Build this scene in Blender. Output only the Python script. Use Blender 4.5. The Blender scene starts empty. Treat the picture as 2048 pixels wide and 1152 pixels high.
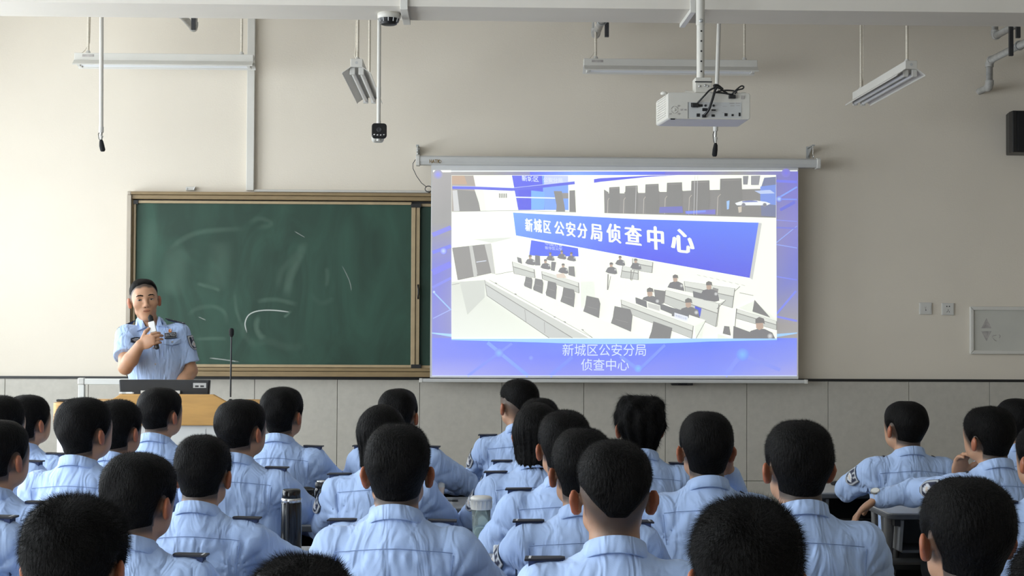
import bpy, math, random
import numpy as np
from mathutils import Vector, Matrix

# ------------------------------------------------------------------ camera, world, exposure
SC = bpy.context.scene
COL = SC.collection
FPX, IW, IH = 3000.0, 2048.0, 1152.0
CAM_Z = 1.52
YAW, PITCH, ROLL = math.radians(1.65), math.radians(1.41), math.radians(0.26)
_f = Vector((math.sin(YAW) * math.cos(PITCH), math.cos(YAW) * math.cos(PITCH), math.sin(PITCH)))
_r0 = Vector((math.cos(YAW), -math.sin(YAW), 0))
_u0 = _r0.cross(_f)
_r = _r0 * math.cos(ROLL) + _u0 * math.sin(ROLL)
_u = -_r0 * math.sin(ROLL) + _u0 * math.cos(ROLL)
CAM = Vector((0, 0, CAM_Z))
cd = bpy.data.cameras.new('camera')
cd.sensor_width = 36
cd.lens = FPX / IW * 36
cd.clip_start = 0.05
cam = bpy.data.objects.new('camera', cd)
COL.objects.link(cam)
cam.matrix_world = Matrix(((_r.x, _u.x, -_f.x, 0), (_r.y, _u.y, -_f.y, 0), (_r.z, _u.z, -_f.z, CAM_Z), (0, 0, 0, 1)))
SC.camera = cam

W = bpy.data.worlds.new('world')
SC.world = W
W.use_nodes = True
_bg = W.node_tree.nodes['Background']
_bg.inputs[0].default_value = (0.86, 0.94, 1.0, 1)
_bg.inputs[1].default_value = 9.8
vs = SC.view_settings
vs.view_transform = 'Standard'
vs.look = 'None'
vs.gamma = 1
vs.exposure = 0.0
vs.use_curve_mapping = False

YW = 11.0            # front wall plane
XL, XR = -4.3, 5.4   # side walls
YB = -4.0            # back wall
ZC = 3.9             # ceiling


def at(px, py, Y):
    d = _f + _r * ((px - IW / 2) / FPX) + _u * ((IH / 2 - py) / FPX)
    return CAM + d * (Y / d.y)


def lin(c):
    c = c / 255.0
    return c / 12.92 if c <= 0.04045 else ((c + 0.055) / 1.055) ** 2.4


def rgb(r, g, b):
    return (lin(r), lin(g), lin(b))


# ------------------------------------------------------------------ materials
M = {}


def mat(name, color, rough=0.6, metal=0.0, noise=0.0, nscale=20.0, bump=0.0, bscale=60.0, spec=0.5, coat=0.0, stretch=None):
    m = bpy.data.materials.new(name)
    m.use_nodes = True
    nt = m.node_tree
    b = nt.nodes['Principled BSDF']
    b.inputs['Base Color'].default_value = (*color, 1)
    b.inputs['Roughness'].default_value = rough
    b.inputs['Metallic'].default_value = metal
    b.inputs['Specular IOR Level'].default_value = spec
    if coat:
        b.inputs['Coat Weight'].default_value = coat
    if noise or bump:
        tc = nt.nodes.new('ShaderNodeTexCoord')
        src = tc.outputs['Object']
        if stretch:
            mp = nt.nodes.new('ShaderNodeMapping')
            mp.inputs['Scale'].default_value = stretch
            nt.links.new(src, mp.inputs['Vector'])
            src = mp.outputs['Vector']
    if noise:
        n = nt.nodes.new('ShaderNodeTexNoise')
        n.inputs['Scale'].default_value = nscale
        n.inputs['Detail'].default_value = 5
        nt.links.new(src, n.inputs['Vector'])
        r = nt.nodes.new('ShaderNodeValToRGB')
        r.color_ramp.elements[0].position = 0.3
        r.color_ramp.elements[1].position = 0.7
        r.color_ramp.elements[0].color = (*[c * (1 - noise) for c in color], 1)
        r.color_ramp.elements[1].color = (*[min(1, c * (1 + noise)) for c in color], 1)
        nt.links.new(n.outputs['Fac'], r.inputs['Fac'])
        nt.links.new(r.outputs['Color'], b.inputs['Base Color'])
    if bump:
        n2 = nt.nodes.new('ShaderNodeTexNoise')
        n2.inputs['Scale'].default_value = bscale
        n2.inputs['Detail'].default_value = 4
        nt.links.new(src, n2.inputs['Vector'])
        bp = nt.nodes.new('ShaderNodeBump')
        bp.inputs['Strength'].default_value = bump
        bp.inputs['Distance'].default_value = 0.01
        nt.links.new(n2.outputs['Fac'], bp.inputs['Height'])
        nt.links.new(bp.outputs['Normal'], b.inputs['Normal'])
    M[name] = m
    return m


def attr_mat(name, rough=0.6, emit=0.0, base=None, alpha=False, sss=0.0, bump=0.0, bscale=300):
    m = bpy.data.materials.new(name)
    m.use_nodes = True
    nt = m.node_tree
    b = nt.nodes['Principled BSDF']
    a = nt.nodes.new('ShaderNodeAttribute')
    a.attribute_name = 'Col'
    b.inputs['Roughness'].default_value = rough
    if emit:
        b.inputs['Base Color'].default_value = (*base, 1)
        nt.links.new(a.outputs['Color'], b.inputs['Emission Color'])
        b.inputs['Emission Strength'].default_value = emit
        b.inputs['Specular IOR Level'].default_value = 0.1
    else:
        nt.links.new(a.outputs['Color'], b.inputs['Base Color'])
    if alpha:
        nt.links.new(a.outputs['Alpha'], b.inputs['Alpha'])
    if sss:
        b.inputs['Subsurface Weight'].default_value = sss
        b.inputs['Subsurface Radius'].default_value = (1.0, 0.35, 0.2)
        b.inputs['Subsurface Scale'].default_value = 0.012
    if bump:
        tc = nt.nodes.new('ShaderNodeTexCoord')
        n2 = nt.nodes.new('ShaderNodeTexNoise')
        n2.inputs['Scale'].default_value = bscale
        nt.links.new(tc.outputs['Object'], n2.inputs['Vector'])
        bp = nt.nodes.new('ShaderNodeBump')
        bp.inputs['Strength'].default_value = bump
        bp.inputs['Distance'].default_value = 0.002
        nt.links.new(n2.outputs['Fac'], bp.inputs['Height'])
        nt.links.new(bp.outputs['Normal'], b.inputs['Normal'])
    M[name] = m
    return m


mat('plaster', (0.725, 0.66, 0.565), 0.9, noise=0.03, nscale=1.3, bump=0.08, bscale=90)
mat('beam_paint', (0.70, 0.655, 0.59), 0.9, noise=0.03, nscale=2)
mat('low_bounce_wall', (0.40, 0.37, 0.32), 0.9, noise=0.03, nscale=2)  # unseen right and back walls, darkened to cut bounced light
mat('ceiling_paint', (0.78, 0.77, 0.74), 0.9, noise=0.02, nscale=2)
mat('wall_tile', (0.47, 0.445, 0.395), 0.5, noise=0.05, nscale=26, bump=0.03, bscale=120)
mat('grout', (0.10, 0.095, 0.09), 0.9, noise=0.1)
mat('black_trim', (0.012, 0.012, 0.012), 0.4, noise=0.1)
mat('floor_terrazzo', (0.34, 0.31, 0.27), 0.4, noise=0.12, nscale=70)
mat('white_paint', (0.64, 0.62, 0.575), 0.4, noise=0.02, nscale=8)
mat('white_plastic', (0.62, 0.605, 0.57), 0.45, noise=0.02, nscale=12)
mat('projector_white', (0.60, 0.575, 0.52), 0.4, noise=0.02, nscale=12)
mat('pale_grey', (0.50, 0.50, 0.49), 0.5, noise=0.04, nscale=10)
mat('screen_case', (0.55, 0.55, 0.54), 0.45, noise=0.02, nscale=6)
mat('tube_glass', (0.74, 0.75, 0.76), 0.2, noise=0.01)
mat('rod_cream', (0.66, 0.60, 0.50), 0.7, noise=0.15, nscale=60, stretch=(1, 1, 4))
mat('galvanised', (0.45, 0.46, 0.46), 0.4, metal=0.5, noise=0.1, nscale=30)
mat('pipe_paint', (0.42, 0.41, 0.39), 0.5, noise=0.2, nscale=25)
mat('dark_steel', (0.03, 0.03, 0.033), 0.5, noise=0.2, nscale=40)
mat('black_plastic', (0.010, 0.010, 0.011), 0.42, noise=0.15, nscale=30)
mat('soft_black', (0.008, 0.008, 0.009), 0.9, noise=0.3, nscale=200, bump=0.3, bscale=400)
mat('black_gloss', (0.006, 0.006, 0.007), 0.18, noise=0.1)
mat('steel', (0.62, 0.62, 0.62), 0.25, metal=0.9, noise=0.05)
mat('frame_tan', (0.40, 0.30, 0.175), 0.42, metal=0.0, noise=0.07, nscale=12)
mat('frame_gold', (0.25, 0.175, 0.085), 0.45, metal=0.0, noise=0.10, nscale=8, stretch=(1, 1, 6))
mat('frame_silver', (0.42, 0.36, 0.29), 0.42, metal=0.0, noise=0.06, nscale=8)
mat('lectern_wood', (0.55, 0.30, 0.085), 0.5, noise=0.12, nscale=5, bump=0.03, stretch=(1, 1, 7))
mat('lectern_white', (0.70, 0.70, 0.67), 0.5, noise=0.02)
mat('desk_top', (0.40, 0.40, 0.40), 0.35, noise=0.05, nscale=60)
mat('desk_edge', (0.075, 0.08, 0.088), 0.45, noise=0.08)
mat('desk_leg', (0.20, 0.195, 0.19), 0.4, metal=0.4, noise=0.08)
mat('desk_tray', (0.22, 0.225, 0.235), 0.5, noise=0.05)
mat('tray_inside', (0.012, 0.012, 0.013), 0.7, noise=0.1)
mat('chair_shell', (0.05, 0.052, 0.055), 0.5, noise=0.06)
mat('hair', (0.0050, 0.0045, 0.0043), 0.55, noise=0.4, nscale=90, bump=0.6, bscale=230, spec=0.08, stretch=(1, 1, .35))
mat('seam_cloth', rgb(118, 140, 186), 0.8, noise=0.1, nscale=200)
mat('loop_cloth', (0.02, 0.035, 0.10), 0.8, noise=0.2, nscale=90)
mat('trouser_cloth', (0.008, 0.009, 0.013), 0.9, noise=0.15, nscale=40)
mat('shoe_leather', (0.008, 0.008, 0.008), 0.4, noise=0.1)
mat('navy_cloth', (0.006, 0.008, 0.020), 0.6, noise=0.2, nscale=120)
mat('silver_thread', (0.62, 0.64, 0.68), 0.5, noise=0.1)
mat('paper_white', (0.80, 0.80, 0.78), 0.8, noise=0.03)
mat('cup_paper', (0.78, 0.66, 0.60), 0.7, noise=0.10, nscale=90)
mat('snack_foil', (0.62, 0.42, 0.10), 0.4, noise=0.45, nscale=35)
mat('strap_green', (0.05, 0.11, 0.05), 0.7, noise=0.2)
mat('watch_steel', (0.70, 0.70, 0.70), 0.2, metal=0.8, noise=0.04)
mat('gold_pin', (0.75, 0.25, 0.06), 0.35, metal=0.3, noise=0.3, nscale=200)
mat('mic_white', (0.80, 0.80, 0.78), 0.3, noise=0.02)
mat('panel_grey', (0.55, 0.54, 0.49), 0.55, noise=0.04, nscale=4)
mat('mark_grey', (0.40, 0.37, 0.35), 0.7, noise=0.2, nscale=40)
mat('chip_brown', (0.10, 0.05, 0.03), 0.7, noise=0.2)
mat('screen_fabric', (0.70, 0.70, 0.70), 0.9, noise=0.015, nscale=6)
attr_mat('skin', 0.5, sss=0.12, bump=0.15)
attr_mat('patch_cloth', 0.7)
attr_mat('chalk', 0.9, alpha=True)
attr_mat('slide_light', 0.9, emit=1.0, base=(0.32, 0.32, 0.315))


def shirt_material():
    m = mat('shirt_cloth', rgb(172, 195, 234), 0.75, spec=0.25)
    nt = m.node_tree
    b = nt.nodes['Principled BSDF']
    b.inputs['Sheen Weight'].default_value = 0.1
    tc = nt.nodes.new('ShaderNodeTexCoord')
    oi = nt.nodes.new('ShaderNodeObjectInfo')
    add = nt.nodes.new('ShaderNodeVectorMath')
    add.operation = 'ADD'
    nt.links.new(tc.outputs['Object'], add.inputs[0])
    nt.links.new(oi.outputs['Location'], add.inputs[1])
    n1 = nt.nodes.new('ShaderNodeTexNoise')
    mp_ = nt.nodes.new('ShaderNodeMapping')
    mp_.inputs['Rotation'].default_value = (0, .35, 0)
    mp_.inputs['Scale'].default_value = (1.5, 1.0, .45)
    nt.links.new(add.outputs[0], mp_.inputs['Vector'])
    n1.inputs['Scale'].default_value = 13
    n1.inputs['Detail'].default_value = 2.0
    n1.inputs['Distortion'].default_value = 0.9
    nt.links.new(mp_.outputs['Vector'], n1.inputs['Vector'])
    n2 = nt.nodes.new('ShaderNodeTexNoise')
    n2.inputs['Scale'].default_value = 420
    nt.links.new(add.outputs[0], n2.inputs['Vector'])
    b1 = nt.nodes.new('ShaderNodeBump')
    b1.inputs['Strength'].default_value = 0.9
    b1.inputs['Distance'].default_value = 0.022
    nt.links.new(n1.outputs['Fac'], b1.inputs['Height'])
    b2 = nt.nodes.new('ShaderNodeBump')
    b2.inputs['Strength'].default_value = 0.12
    b2.inputs['Distance'].default_value = 0.002
    nt.links.new(n2.outputs['Fac'], b2.inputs['Height'])
    nt.links.new(b1.outputs['Normal'], b2.inputs['Normal'])
    nt.links.new(b2.outputs['Normal'], b.inputs['Normal'])
    # subtle tone variation of the dyed cotton
    rp = nt.nodes.new('ShaderNodeValToRGB')
    c = rgb(172, 195, 234)
    rp.color_ramp.elements[0].color = (*[x * 0.95 for x in c], 1)
    rp.color_ramp.elements[1].color = (*[x * 1.04 for x in c], 1)
    nt.links.new(n2.outputs['Fac'], rp.inputs['Fac'])
    nt.links.new(rp.outputs['Color'], b.inputs['Base Color'])


shirt_material()


def board_material():
    m = mat('board_green', rgb(38, 68, 54), 0.55, spec=0.4)
    nt = m.node_tree
    b = nt.nodes['Principled BSDF']
    tc = nt.nodes.new('ShaderNodeTexCoord')
    mp = nt.nodes.new('ShaderNodeMapping')
    mp.inputs['Rotation'].default_value = (0, 0.5, 0)
    mp.inputs['Scale'].default_value = (2.2, 1, 0.9)
    nt.links.new(tc.outputs['Object'], mp.inputs['Vector'])
    n = nt.nodes.new('ShaderNodeTexNoise')
    n.inputs['Scale'].default_value = 1.6
    n.inputs['Detail'].default_value = 3
    n.inputs['Distortion'].default_value = 1.8
    nt.links.new(mp.outputs['Vector'], n.inputs['Vector'])
    r = nt.nodes.new('ShaderNodeValToRGB')
    r.color_ramp.elements[0].position = 0.38
    r.color_ramp.elements[1].position = 0.72
    r.color_ramp.elements[0].color = (*rgb(33, 60, 48), 1)
    r.color_ramp.elements[1].color = (*rgb(45, 78, 64), 1)
    nt.links.new(n.outputs['Fac'], r.inputs['Fac'])
    nt.links.new(r.outputs['Color'], b.inputs['Base Color'])


board_material()


def bottle_material():
    m = bpy.data.materials.new('clear_plastic')
    m.use_nodes = True
    nt = m.node_tree
    b = nt.nodes['Principled BSDF']
    b.inputs['Base Color'].default_value = (0.80, 0.90, 0.89, 1)
    b.inputs['Roughness'].default_value = 0.08
    b.inputs['Transmission Weight'].default_value = 0.9
    b.inputs['IOR'].default_value = 1.15
    tc = nt.nodes.new('ShaderNodeTexCoord')
    n = nt.nodes.new('ShaderNodeTexNoise')
    n.inputs['Scale'].default_value = 30
    nt.links.new(tc.outputs['Object'], n.inputs['Vector'])
    bp = nt.nodes.new('ShaderNodeBump')
    bp.inputs['Strength'].default_value = 0.006
    nt.links.new(n.outputs['Fac'], bp.inputs['Height'])
    nt.links.new(bp.outputs['Normal'], b.inputs['Normal'])
    M['clear_plastic'] = m


bottle_material()


# ------------------------------------------------------------------ mesh helpers
def link(name, me, material, parent=None):
    o = bpy.data.objects.new(name, me)
    COL.objects.link(o)
    if material and not me.materials:
        me.materials.append(M[material])
    if parent is not None:
        o.parent = parent
    return o


def np_mesh(name, V, polys_list, smooth=True, col=None):
    """polys_list: list of int arrays (n,3) or (n,4)."""
    me = bpy.data.meshes.new(name)
    V = np.asarray(V, dtype=np.float32)
    loops = np.concatenate([p.reshape(-1) for p in polys_list]).astype(np.int32)
    tot = np.concatenate([np.full(len(p), p.shape[1], dtype=np.int32) for p in polys_list])
    start = np.concatenate([[0], np.cumsum(tot)[:-1]]).astype(np.int32)
    me.vertices.add(len(V))
    me.vertices.foreach_set('co', V.reshape(-1))
    me.loops.add(len(loops))
    me.loops.foreach_set('vertex_index', loops)
    me.polygons.add(len(tot))
    me.polygons.foreach_set('loop_start', start)
    me.polygons.foreach_set('loop_total', tot)
    if smooth:
        me.polygons.foreach_set('use_smooth', np.ones(len(tot), dtype=bool))
    me.update(calc_edges=True)
    if col is not None:
        a = me.color_attributes.new('Col', 'FLOAT_COLOR', 'POINT')
        c = np.ones((len(V), 4), dtype=np.float32)
        c[:, :col.shape[1]] = col
        a.data.foreach_set('color', c.reshape(-1))
    return me


class MB:
    def __init__(self):
        self.v, self.f, self.s = [], [], []

    def add(self, vs_, fs_, smooth=False):
        n = len(self.v)
        self.v += [tuple(v) for v in vs_]
        self.f += [tuple(i + n for i in f) for f in fs_]
        self.s += [smooth] * len(fs_)
        return self

    def box(self, lo, hi):
        x0, y0, z0 = lo
        x1, y1, z1 = hi
        if x0 > x1: x0, x1 = x1, x0
        if y0 > y1: y0, y1 = y1, y0
        if z0 > z1: z0, z1 = z1, z0
        return self.add([(x0, y0, z0), (x1, y0, z0), (x1, y1, z0), (x0, y1, z0), (x0, y0, z1), (x1, y0, z1), (x1, y1, z1), (x0, y1, z1)],
                        [(0, 3, 2, 1), (4, 5, 6, 7), (0, 1, 5, 4), (1, 2, 6, 5), (2, 3, 7, 6), (3, 0, 4, 7)])

    def tube(self, pts, r, n=10, caps=True):
        pts = [Vector(p) for p in pts]
        rr = r if isinstance(r, (list, tuple)) else [r] * len(pts)
        rings = []
        prev = None
        for i, p in enumerate(pts):
            d = (pts[min(i + 1, len(pts) - 1)] - pts[max(i - 1, 0)]).normalized()
            if prev is None:
                a = Vector((0, 0, 1)) if abs(d.z) < 0.9 else Vector((1, 0, 0))
                u = d.cross(a).normalized()
            else:
                u = (prev - d * prev.dot(d)).normalized()
            prev = u
            w = d.cross(u)
            rings.append([p + (u * math.cos(2 * math.pi * k / n) + w * math.sin(2 * math.pi * k / n)) * rr[i] for k in range(n)])
        vs_ = [v for rg in rings for v in rg]
        fs_ = []
        for i in range(len(pts) - 1):
            for k in range(n):
                fs_.append((i * n + k, i * n + (k + 1) % n, (i + 1) * n + (k + 1) % n, (i + 1) * n + k))
        self.add(vs_, fs_, True)
        if caps:
            self.add(rings[0], [tuple(range(n))[::-1]])
            self.add(rings[-1], [tuple(range(n))])
        return self

    def lathe(self, prof, c=(0, 0, 0), n=20, axis='z', caps=True):
        """prof: list of (radius, height)"""
        vs_ = []
        for r, h in prof:
            for k in range(n):
                a = 2 * math.pi * k / n
                x, y = r * math.cos(a), r * math.sin(a)
                p = (x, y, h) if axis == 'z' else ((x, -h, y) if axis == 'y' else (h, x, y))
                vs_.append((p[0] + c[0], p[1] + c[1], p[2] + c[2]))
        fs_ = []
        for i in range(len(prof) - 1):
            for k in range(n):
                fs_.append((i * n + k, i * n + (k + 1) % n, (i + 1) * n + (k + 1) % n, (i + 1) * n + k))
        self.add(vs_, fs_, True)
        if caps:
            if prof[0][0] > 1e-5:
                self.add(vs_[:n], [tuple(range(n))[::-1]])
            if prof[-1][0] > 1e-5:
                self.add(vs_[-n:], [tuple(range(n))])
        return self

    def prism(self, poly, y0, y1):
        """poly in (x,z), extruded along y"""
        n = len(poly)
        vs_ = [(x, y0, z) for x, z in poly] + [(x, y1, z) for x, z in poly]
        fs_ = [tuple(range(n)), tuple(range(2 * n - 1, n - 1, -1))]
        for i in range(n):
            j = (i + 1) % n
            fs_.append((i, i + n, j + n, j))
        return self.add(vs_, fs_)

    def prism_z(self, poly, z0, z1):
        n = len(poly)
        vs_ = [(x, y, z0) for x, y in poly] + [(x, y, z1) for x, y in poly]
        fs_ = [tuple(range(n))[::-1], tuple(range(n, 2 * n))]
        for i in range(n):
            j = (i + 1) % n
            fs_.append((i, j, j + n, i + n))
        return self.add(vs_, fs_)

    def prism_x(self, poly, x0, x1):
        """poly in (y,z)"""
        n = len(poly)
        vs_ = [(x0, y, z) for y, z in poly] + [(x1, y, z) for y, z in poly]
        fs_ = [tuple(range(n))[::-1], tuple(range(n, 2 * n))]
        for i in range(n):
            j = (i + 1) % n
            fs_.append((i, j, j + n, i + n))
        return self.add(vs_, fs_)

    def mesh(self, name):
        me = bpy.data.meshes.new(name)
        me.from_pydata(self.v, [], self.f)
        me.polygons.foreach_set('use_smooth', self.s)
        me.update()
        return me

    def build(self, name, material, parent=None, bevel=0.0, seg=2):
        o = link(name, self.mesh(name), material, parent)
        if bevel:
            b = o.modifiers.new('edge', 'BEVEL')
            b.width = bevel
            b.segments = seg
            b.limit_method = 'ANGLE'
            b.harden_normals = False
        return o


def rrect(x0, z0, x1, z1, r, n=5):
    pts = []
    for cx, cz, a0 in ((x1 - r, z0 + r, -90), (x1 - r, z1 - r, 0), (x0 + r, z1 - r, 90), (x0 + r, z0 + r, 180)):
        for k in range(n + 1):
            a = math.radians(a0 + 90 * k / n)
            pts.append((cx + r * math.cos(a), cz + r * math.sin(a)))
    return pts


def empty(name, loc, rz=0.0):
    o = bpy.data.objects.new(name, None)
    COL.objects.link(o)
    o.location = loc
    o.rotation_euler = (0, 0, rz)
    return o


def tag(o, label, cat, group=None):
    o['label'] = label
    o['category'] = cat
    if group:
        o['group'] = group
    return o


def struct(o, label=None):
    o['kind'] = 'structure'
    if label:
        o['label'] = label
    return o


def text_mesh(s, size=1.0, bold=0.0):
    c = bpy.data.curves.new('lettering', 'FONT')
    c.body = s
    c.size = size
    c.align_x = 'CENTER'
    c.align_y = 'CENTER'
    c.resolution_u = 2
    c.offset = bold
    o = bpy.data.objects.new('lettering', c)
    COL.objects.link(o)
    bpy.context.view_layer.update()
    me = bpy.data.meshes.new_from_object(o.evaluated_get(bpy.context.evaluated_depsgraph_get()))
    vs_ = [v.co.copy() for v in me.vertices]
    fs_ = [tuple(p.vertices) for p in me.polygons]
    bpy.data.objects.remove(o)
    bpy.data.curves.remove(c)
    bpy.data.meshes.remove(me)
    return vs_, fs_

# ------------------------------------------------------------------ the room
struct(MB().box((XL - .2, YB - .2, -.1), (XR + .2, YW + .2, 0)).build('floor', 'floor_terrazzo'))
struct(MB().box((XL - .2, YB - .2, ZC), (XR + .2, YW + .2, ZC + .12)).build('ceiling', 'ceiling_paint'))
wall_front = struct(MB().box((XL - .2, YW, 0), (XR + .2, YW + .2, ZC)).build('wall_front', 'plaster'))
struct(MB().box((XR, YB, 0), (XR + .2, YW, ZC)).build('wall_right', 'low_bounce_wall'))
struct(MB().box((XL - .2, YB - .2, 0), (XR + .2, YB, ZC)).build('wall_back', 'low_bounce_wall'))
WIN = [(-3.4, -1.2), (-0.6, 1.6), (2.2, 4.4), (5.0, 7.2), (8.0, 10.2)]
WZ0, WZ1 = 0.85, 3.2
wl = MB()
wl.box((XL - .2, YB, 0), (XL, YW, WZ0)).box((XL - .2, YB, WZ1), (XL, YW, ZC))
_y = YB
for a, b in WIN + [(YW, YW)]:
    if a - _y > .01:
        wl.box((XL - .2, _y, WZ0), (XL, a, WZ1))
    _y = b
struct(wl.build('wall_left', 'plaster'))
for i, (a, b) in enumerate(WIN):
    fr = MB()
    x0, x1 = XL - .16, XL - .10
    t = .05
    fr.box((x0, a, WZ0), (x1, b, WZ0 + t)).box((x0, a, WZ1 - t), (x1, b, WZ1)).box((x0, a, WZ0 + t), (x1, a + t, WZ1 - t)).box((x0, b - t, WZ0 + t), (x1, b, WZ1 - t))
    fr.box((x0, (a + b) / 2 - .03, WZ0 + t), (x1, (a + b) / 2 + .03, WZ1 - t))
    struct(fr.build('window_%d' % (i + 1), 'white_paint'))
    ld = bpy.data.lights.new('window_portal', 'AREA')
    ld.shape = 'RECTANGLE'
    ld.size, ld.size_y = WZ1 - WZ0, b - a
    ld.cycles.is_portal = True
    lo = bpy.data.objects.new('window_portal', ld)
    COL.objects.link(lo)
    lo.location = (XL - .21, (a + b) / 2, (WZ0 + WZ1) / 2)
    lo.rotation_euler = (0, -math.pi / 2, 0)

# concrete downstand beam
BY0, BY1, BZ = 8.0, 8.37, 3.222
struct(MB().box((XL, BY0, BZ), (XR, BY1, ZC)).build('ceiling_beam', 'beam_paint'), 'pale grey concrete beam crossing the ceiling')

# tiled wainscot and black trim line
zt = at(1024, 757, YW).z
TT = .022
x_line = at(675, 800, YW).x
n0 = math.floor((XL - x_line) / .6)
struct(MB().box((XL, YW - .008, 0), (XR, YW, zt - .01)).build('wainscot_bed', 'grout', wall_front))
for k in range(n0, 12):
    x0 = max(XL, x_line + .6 * k) + .0018
    x1 = min(XR, x_line + .6 * (k + 1)) - .0018
    if x1 - x0 < .05:
        continue
    for z0, z1 in ((.006, .382), (.3855, zt - .012)):
        MB().box((x0, YW - TT, z0), (x1, YW - .004, z1)).build('tile', 'wall_tile', wall_front, bevel=.0012, seg=1)
struct(MB().box((XL, YW - TT - .006, zt - .012), (XR, YW - .001, zt + .006)).build('trim_1', 'black_trim'), 'thin black trim strip on top of the wall tiles')

# ------------------------------------------------------------------ chalkboard
YBd = YW - .09


def bx(x0, y0, x1, y1, d0, d1):
    """box over the board plane from picture corners, between depths d0..d1 in front of the wall"""
    a, b = at(x0, y0, YW - d1), at(x1, y0, YW - d1)
    return (a.x, YW - d1, at(x0, y1, YW - d1).z), (b.x, YW - d0, a.z)


board = tag(empty('chalkboard', (at(800, 740, YW).x, YW - .02, at(800, 740, YW).z)), 'green sliding chalkboard with tan frame on the front wall', 'chalkboard')


def bpart(name, m, *boxes, bevel=.0, lab=None, parent=None):
    mb = MB()
    for q in boxes:
        mb.box(*bx(*q))
    o = mb.build(name, m, None, bevel=bevel)
    p = parent or board
    o.parent = p
    o.matrix_parent_inverse = Matrix.Translation(board.location).inverted()
    if lab:
        o['label'] = lab
    return o


Xr = 1345
bpart('back_panel', 'black_plastic', (258, 386, Xr - 4, 753, .001, .03))
bpart('writing_surface', 'board_green', (271, 404, 826, 731, .045, .06), lab='green writing surface of the left leaf')
bpart('writing_surface', 'board_green', (834, 410, 1336, 733, .031, .04), lab='green writing surface of the right leaf')
bpart('top_rail', 'frame_gold', (258, 382.5, Xr, 388.5, .0, .105), (262, 389.5, Xr, 397.5, .0, .095), bevel=.002)
bpart('bottom_rail', 'frame_gold', (254, 734.5, Xr, 741, .0, .095), (252, 742, Xr, 752, .0, .105), bevel=.002)
bpart('side_stile', 'frame_silver', (254, 390, 262.5, 750, .0, .11), bevel=.002)
bpart('inner_stile', 'frame_gold', (263.5, 398, 266.5, 733, .0, .085), bevel=.001)
bpart('side_stile', 'frame_silver', (Xr - 9, 390, Xr, 750, .0, .11), bevel=.002)
# sliding leaf frames
bpart('leaf_rail', 'frame_tan', (276, 400.5, 823, 406, .03, .075), bevel=.0015)
bpart('leaf_rail', 'frame_tan', (272, 728, 823, 733.5, .03, .075), bevel=.0015)
bpart('leaf_stile', 'frame_tan', (267.5, 408, 272, 728, .03, .075), bevel=.0015)
bpart('leaf_stile', 'frame_tan', (823, 415, 831.5, 730, .03, .078), bevel=.002)
bpart('leaf_stile', 'frame_tan', (832.5, 415, 840, 730, .02, .070), bevel=.002)
bpart('leaf_rail', 'frame_tan', (842, 407.5, 1336, 413, .02, .062), bevel=.0015)
bpart('leaf_rail', 'frame_tan', (842, 731, 1336, 737, .02, .062), bevel=.0015)
for q in ((266, 400, 276, 408), (822, 407, 842, 415), (822, 729, 842, 737), (264, 728, 272, 735)):
    bpart('corner_cap', 'black_plastic', (*q, .025, .082), bevel=.001)
bpart('corner_cap', 'frame_silver', (253.5, 382, 262.5, 390, .0, .108), bevel=.008)
# pull handle on the leaf stile
hp = [at(836 + dx, y, YW - d) for dx, y, d in ((0, 570, .07), (0, 572, .09), (1, 578, .098), (1, 588, .098), (0, 595, .09), (0, 597, .07))]
h = MB().tube(hp, .006, 8).build('pull_handle', 'black_plastic')
h.parent = board
h.matrix_parent_inverse = Matrix.Translation(board.location).inverted()

# chalk strokes: soft edged ribbons a hair in front of the green leaf


def chalk(name, pts, width, alpha, col=(205, 212, 206), end=.0):
    P = [Vector(p) for p in pts]
    fine = []
    for i in range(len(P) - 1):   # Catmull-Rom
        p0, p1, p2, p3 = P[max(i - 1, 0)], P[i], P[i + 1], P[min(i + 2, len(P) - 1)]
        for k in range(8):
            t = k / 8
            fine.append(0.5 * ((2 * p1) + (p2 - p0) * t + (2 * p0 - 5 * p1 + 4 * p2 - p3) * t * t + (3 * p1 - p0 - 3 * p2 + p3) * t ** 3))
    fine.append(P[-1])
    V, C, F = [], [], []
    n = len(fine)
    for i, p in enumerate(fine):
        d = (fine[min(i + 1, n - 1)] - fine[max(i - 1, 0)]).normalized()
        nr = Vector((-d.y, d.x))
        t = i / (n - 1)
        fade = min(1, t * 5 + end, (1 - t) * 5 + end)
        for j, (o_, a_) in enumerate(((-1, 0), (-.5, .7), (0, 1), (.5, .7), (1, 0))):
            q = p + nr * (o_ * width / 2)
            w = at(q.x, q.y, YW - .0612)
            V.append((w.x, YW - .0612, w.z))
            C.append((*rgb(*col), alpha * a_ * fade))
    for i in range(n - 1):
        for j in range(4):
            F.append((i * 5 + j, i * 5 + j + 1, (i + 1) * 5 + j + 1, (i + 1) * 5 + j))
    o = link(name, np_mesh(name, np.array(V), [np.array(F)], True, np.array(C)), 'chalk')
    o.parent = board
    o.matrix_parent_inverse = Matrix.Translation(board.location).inverted()
    return o


def zc(x, y):   # from the enlarged view of the board
    return (260 + x / 3.2914, 400 + y / 3.2914)


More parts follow.
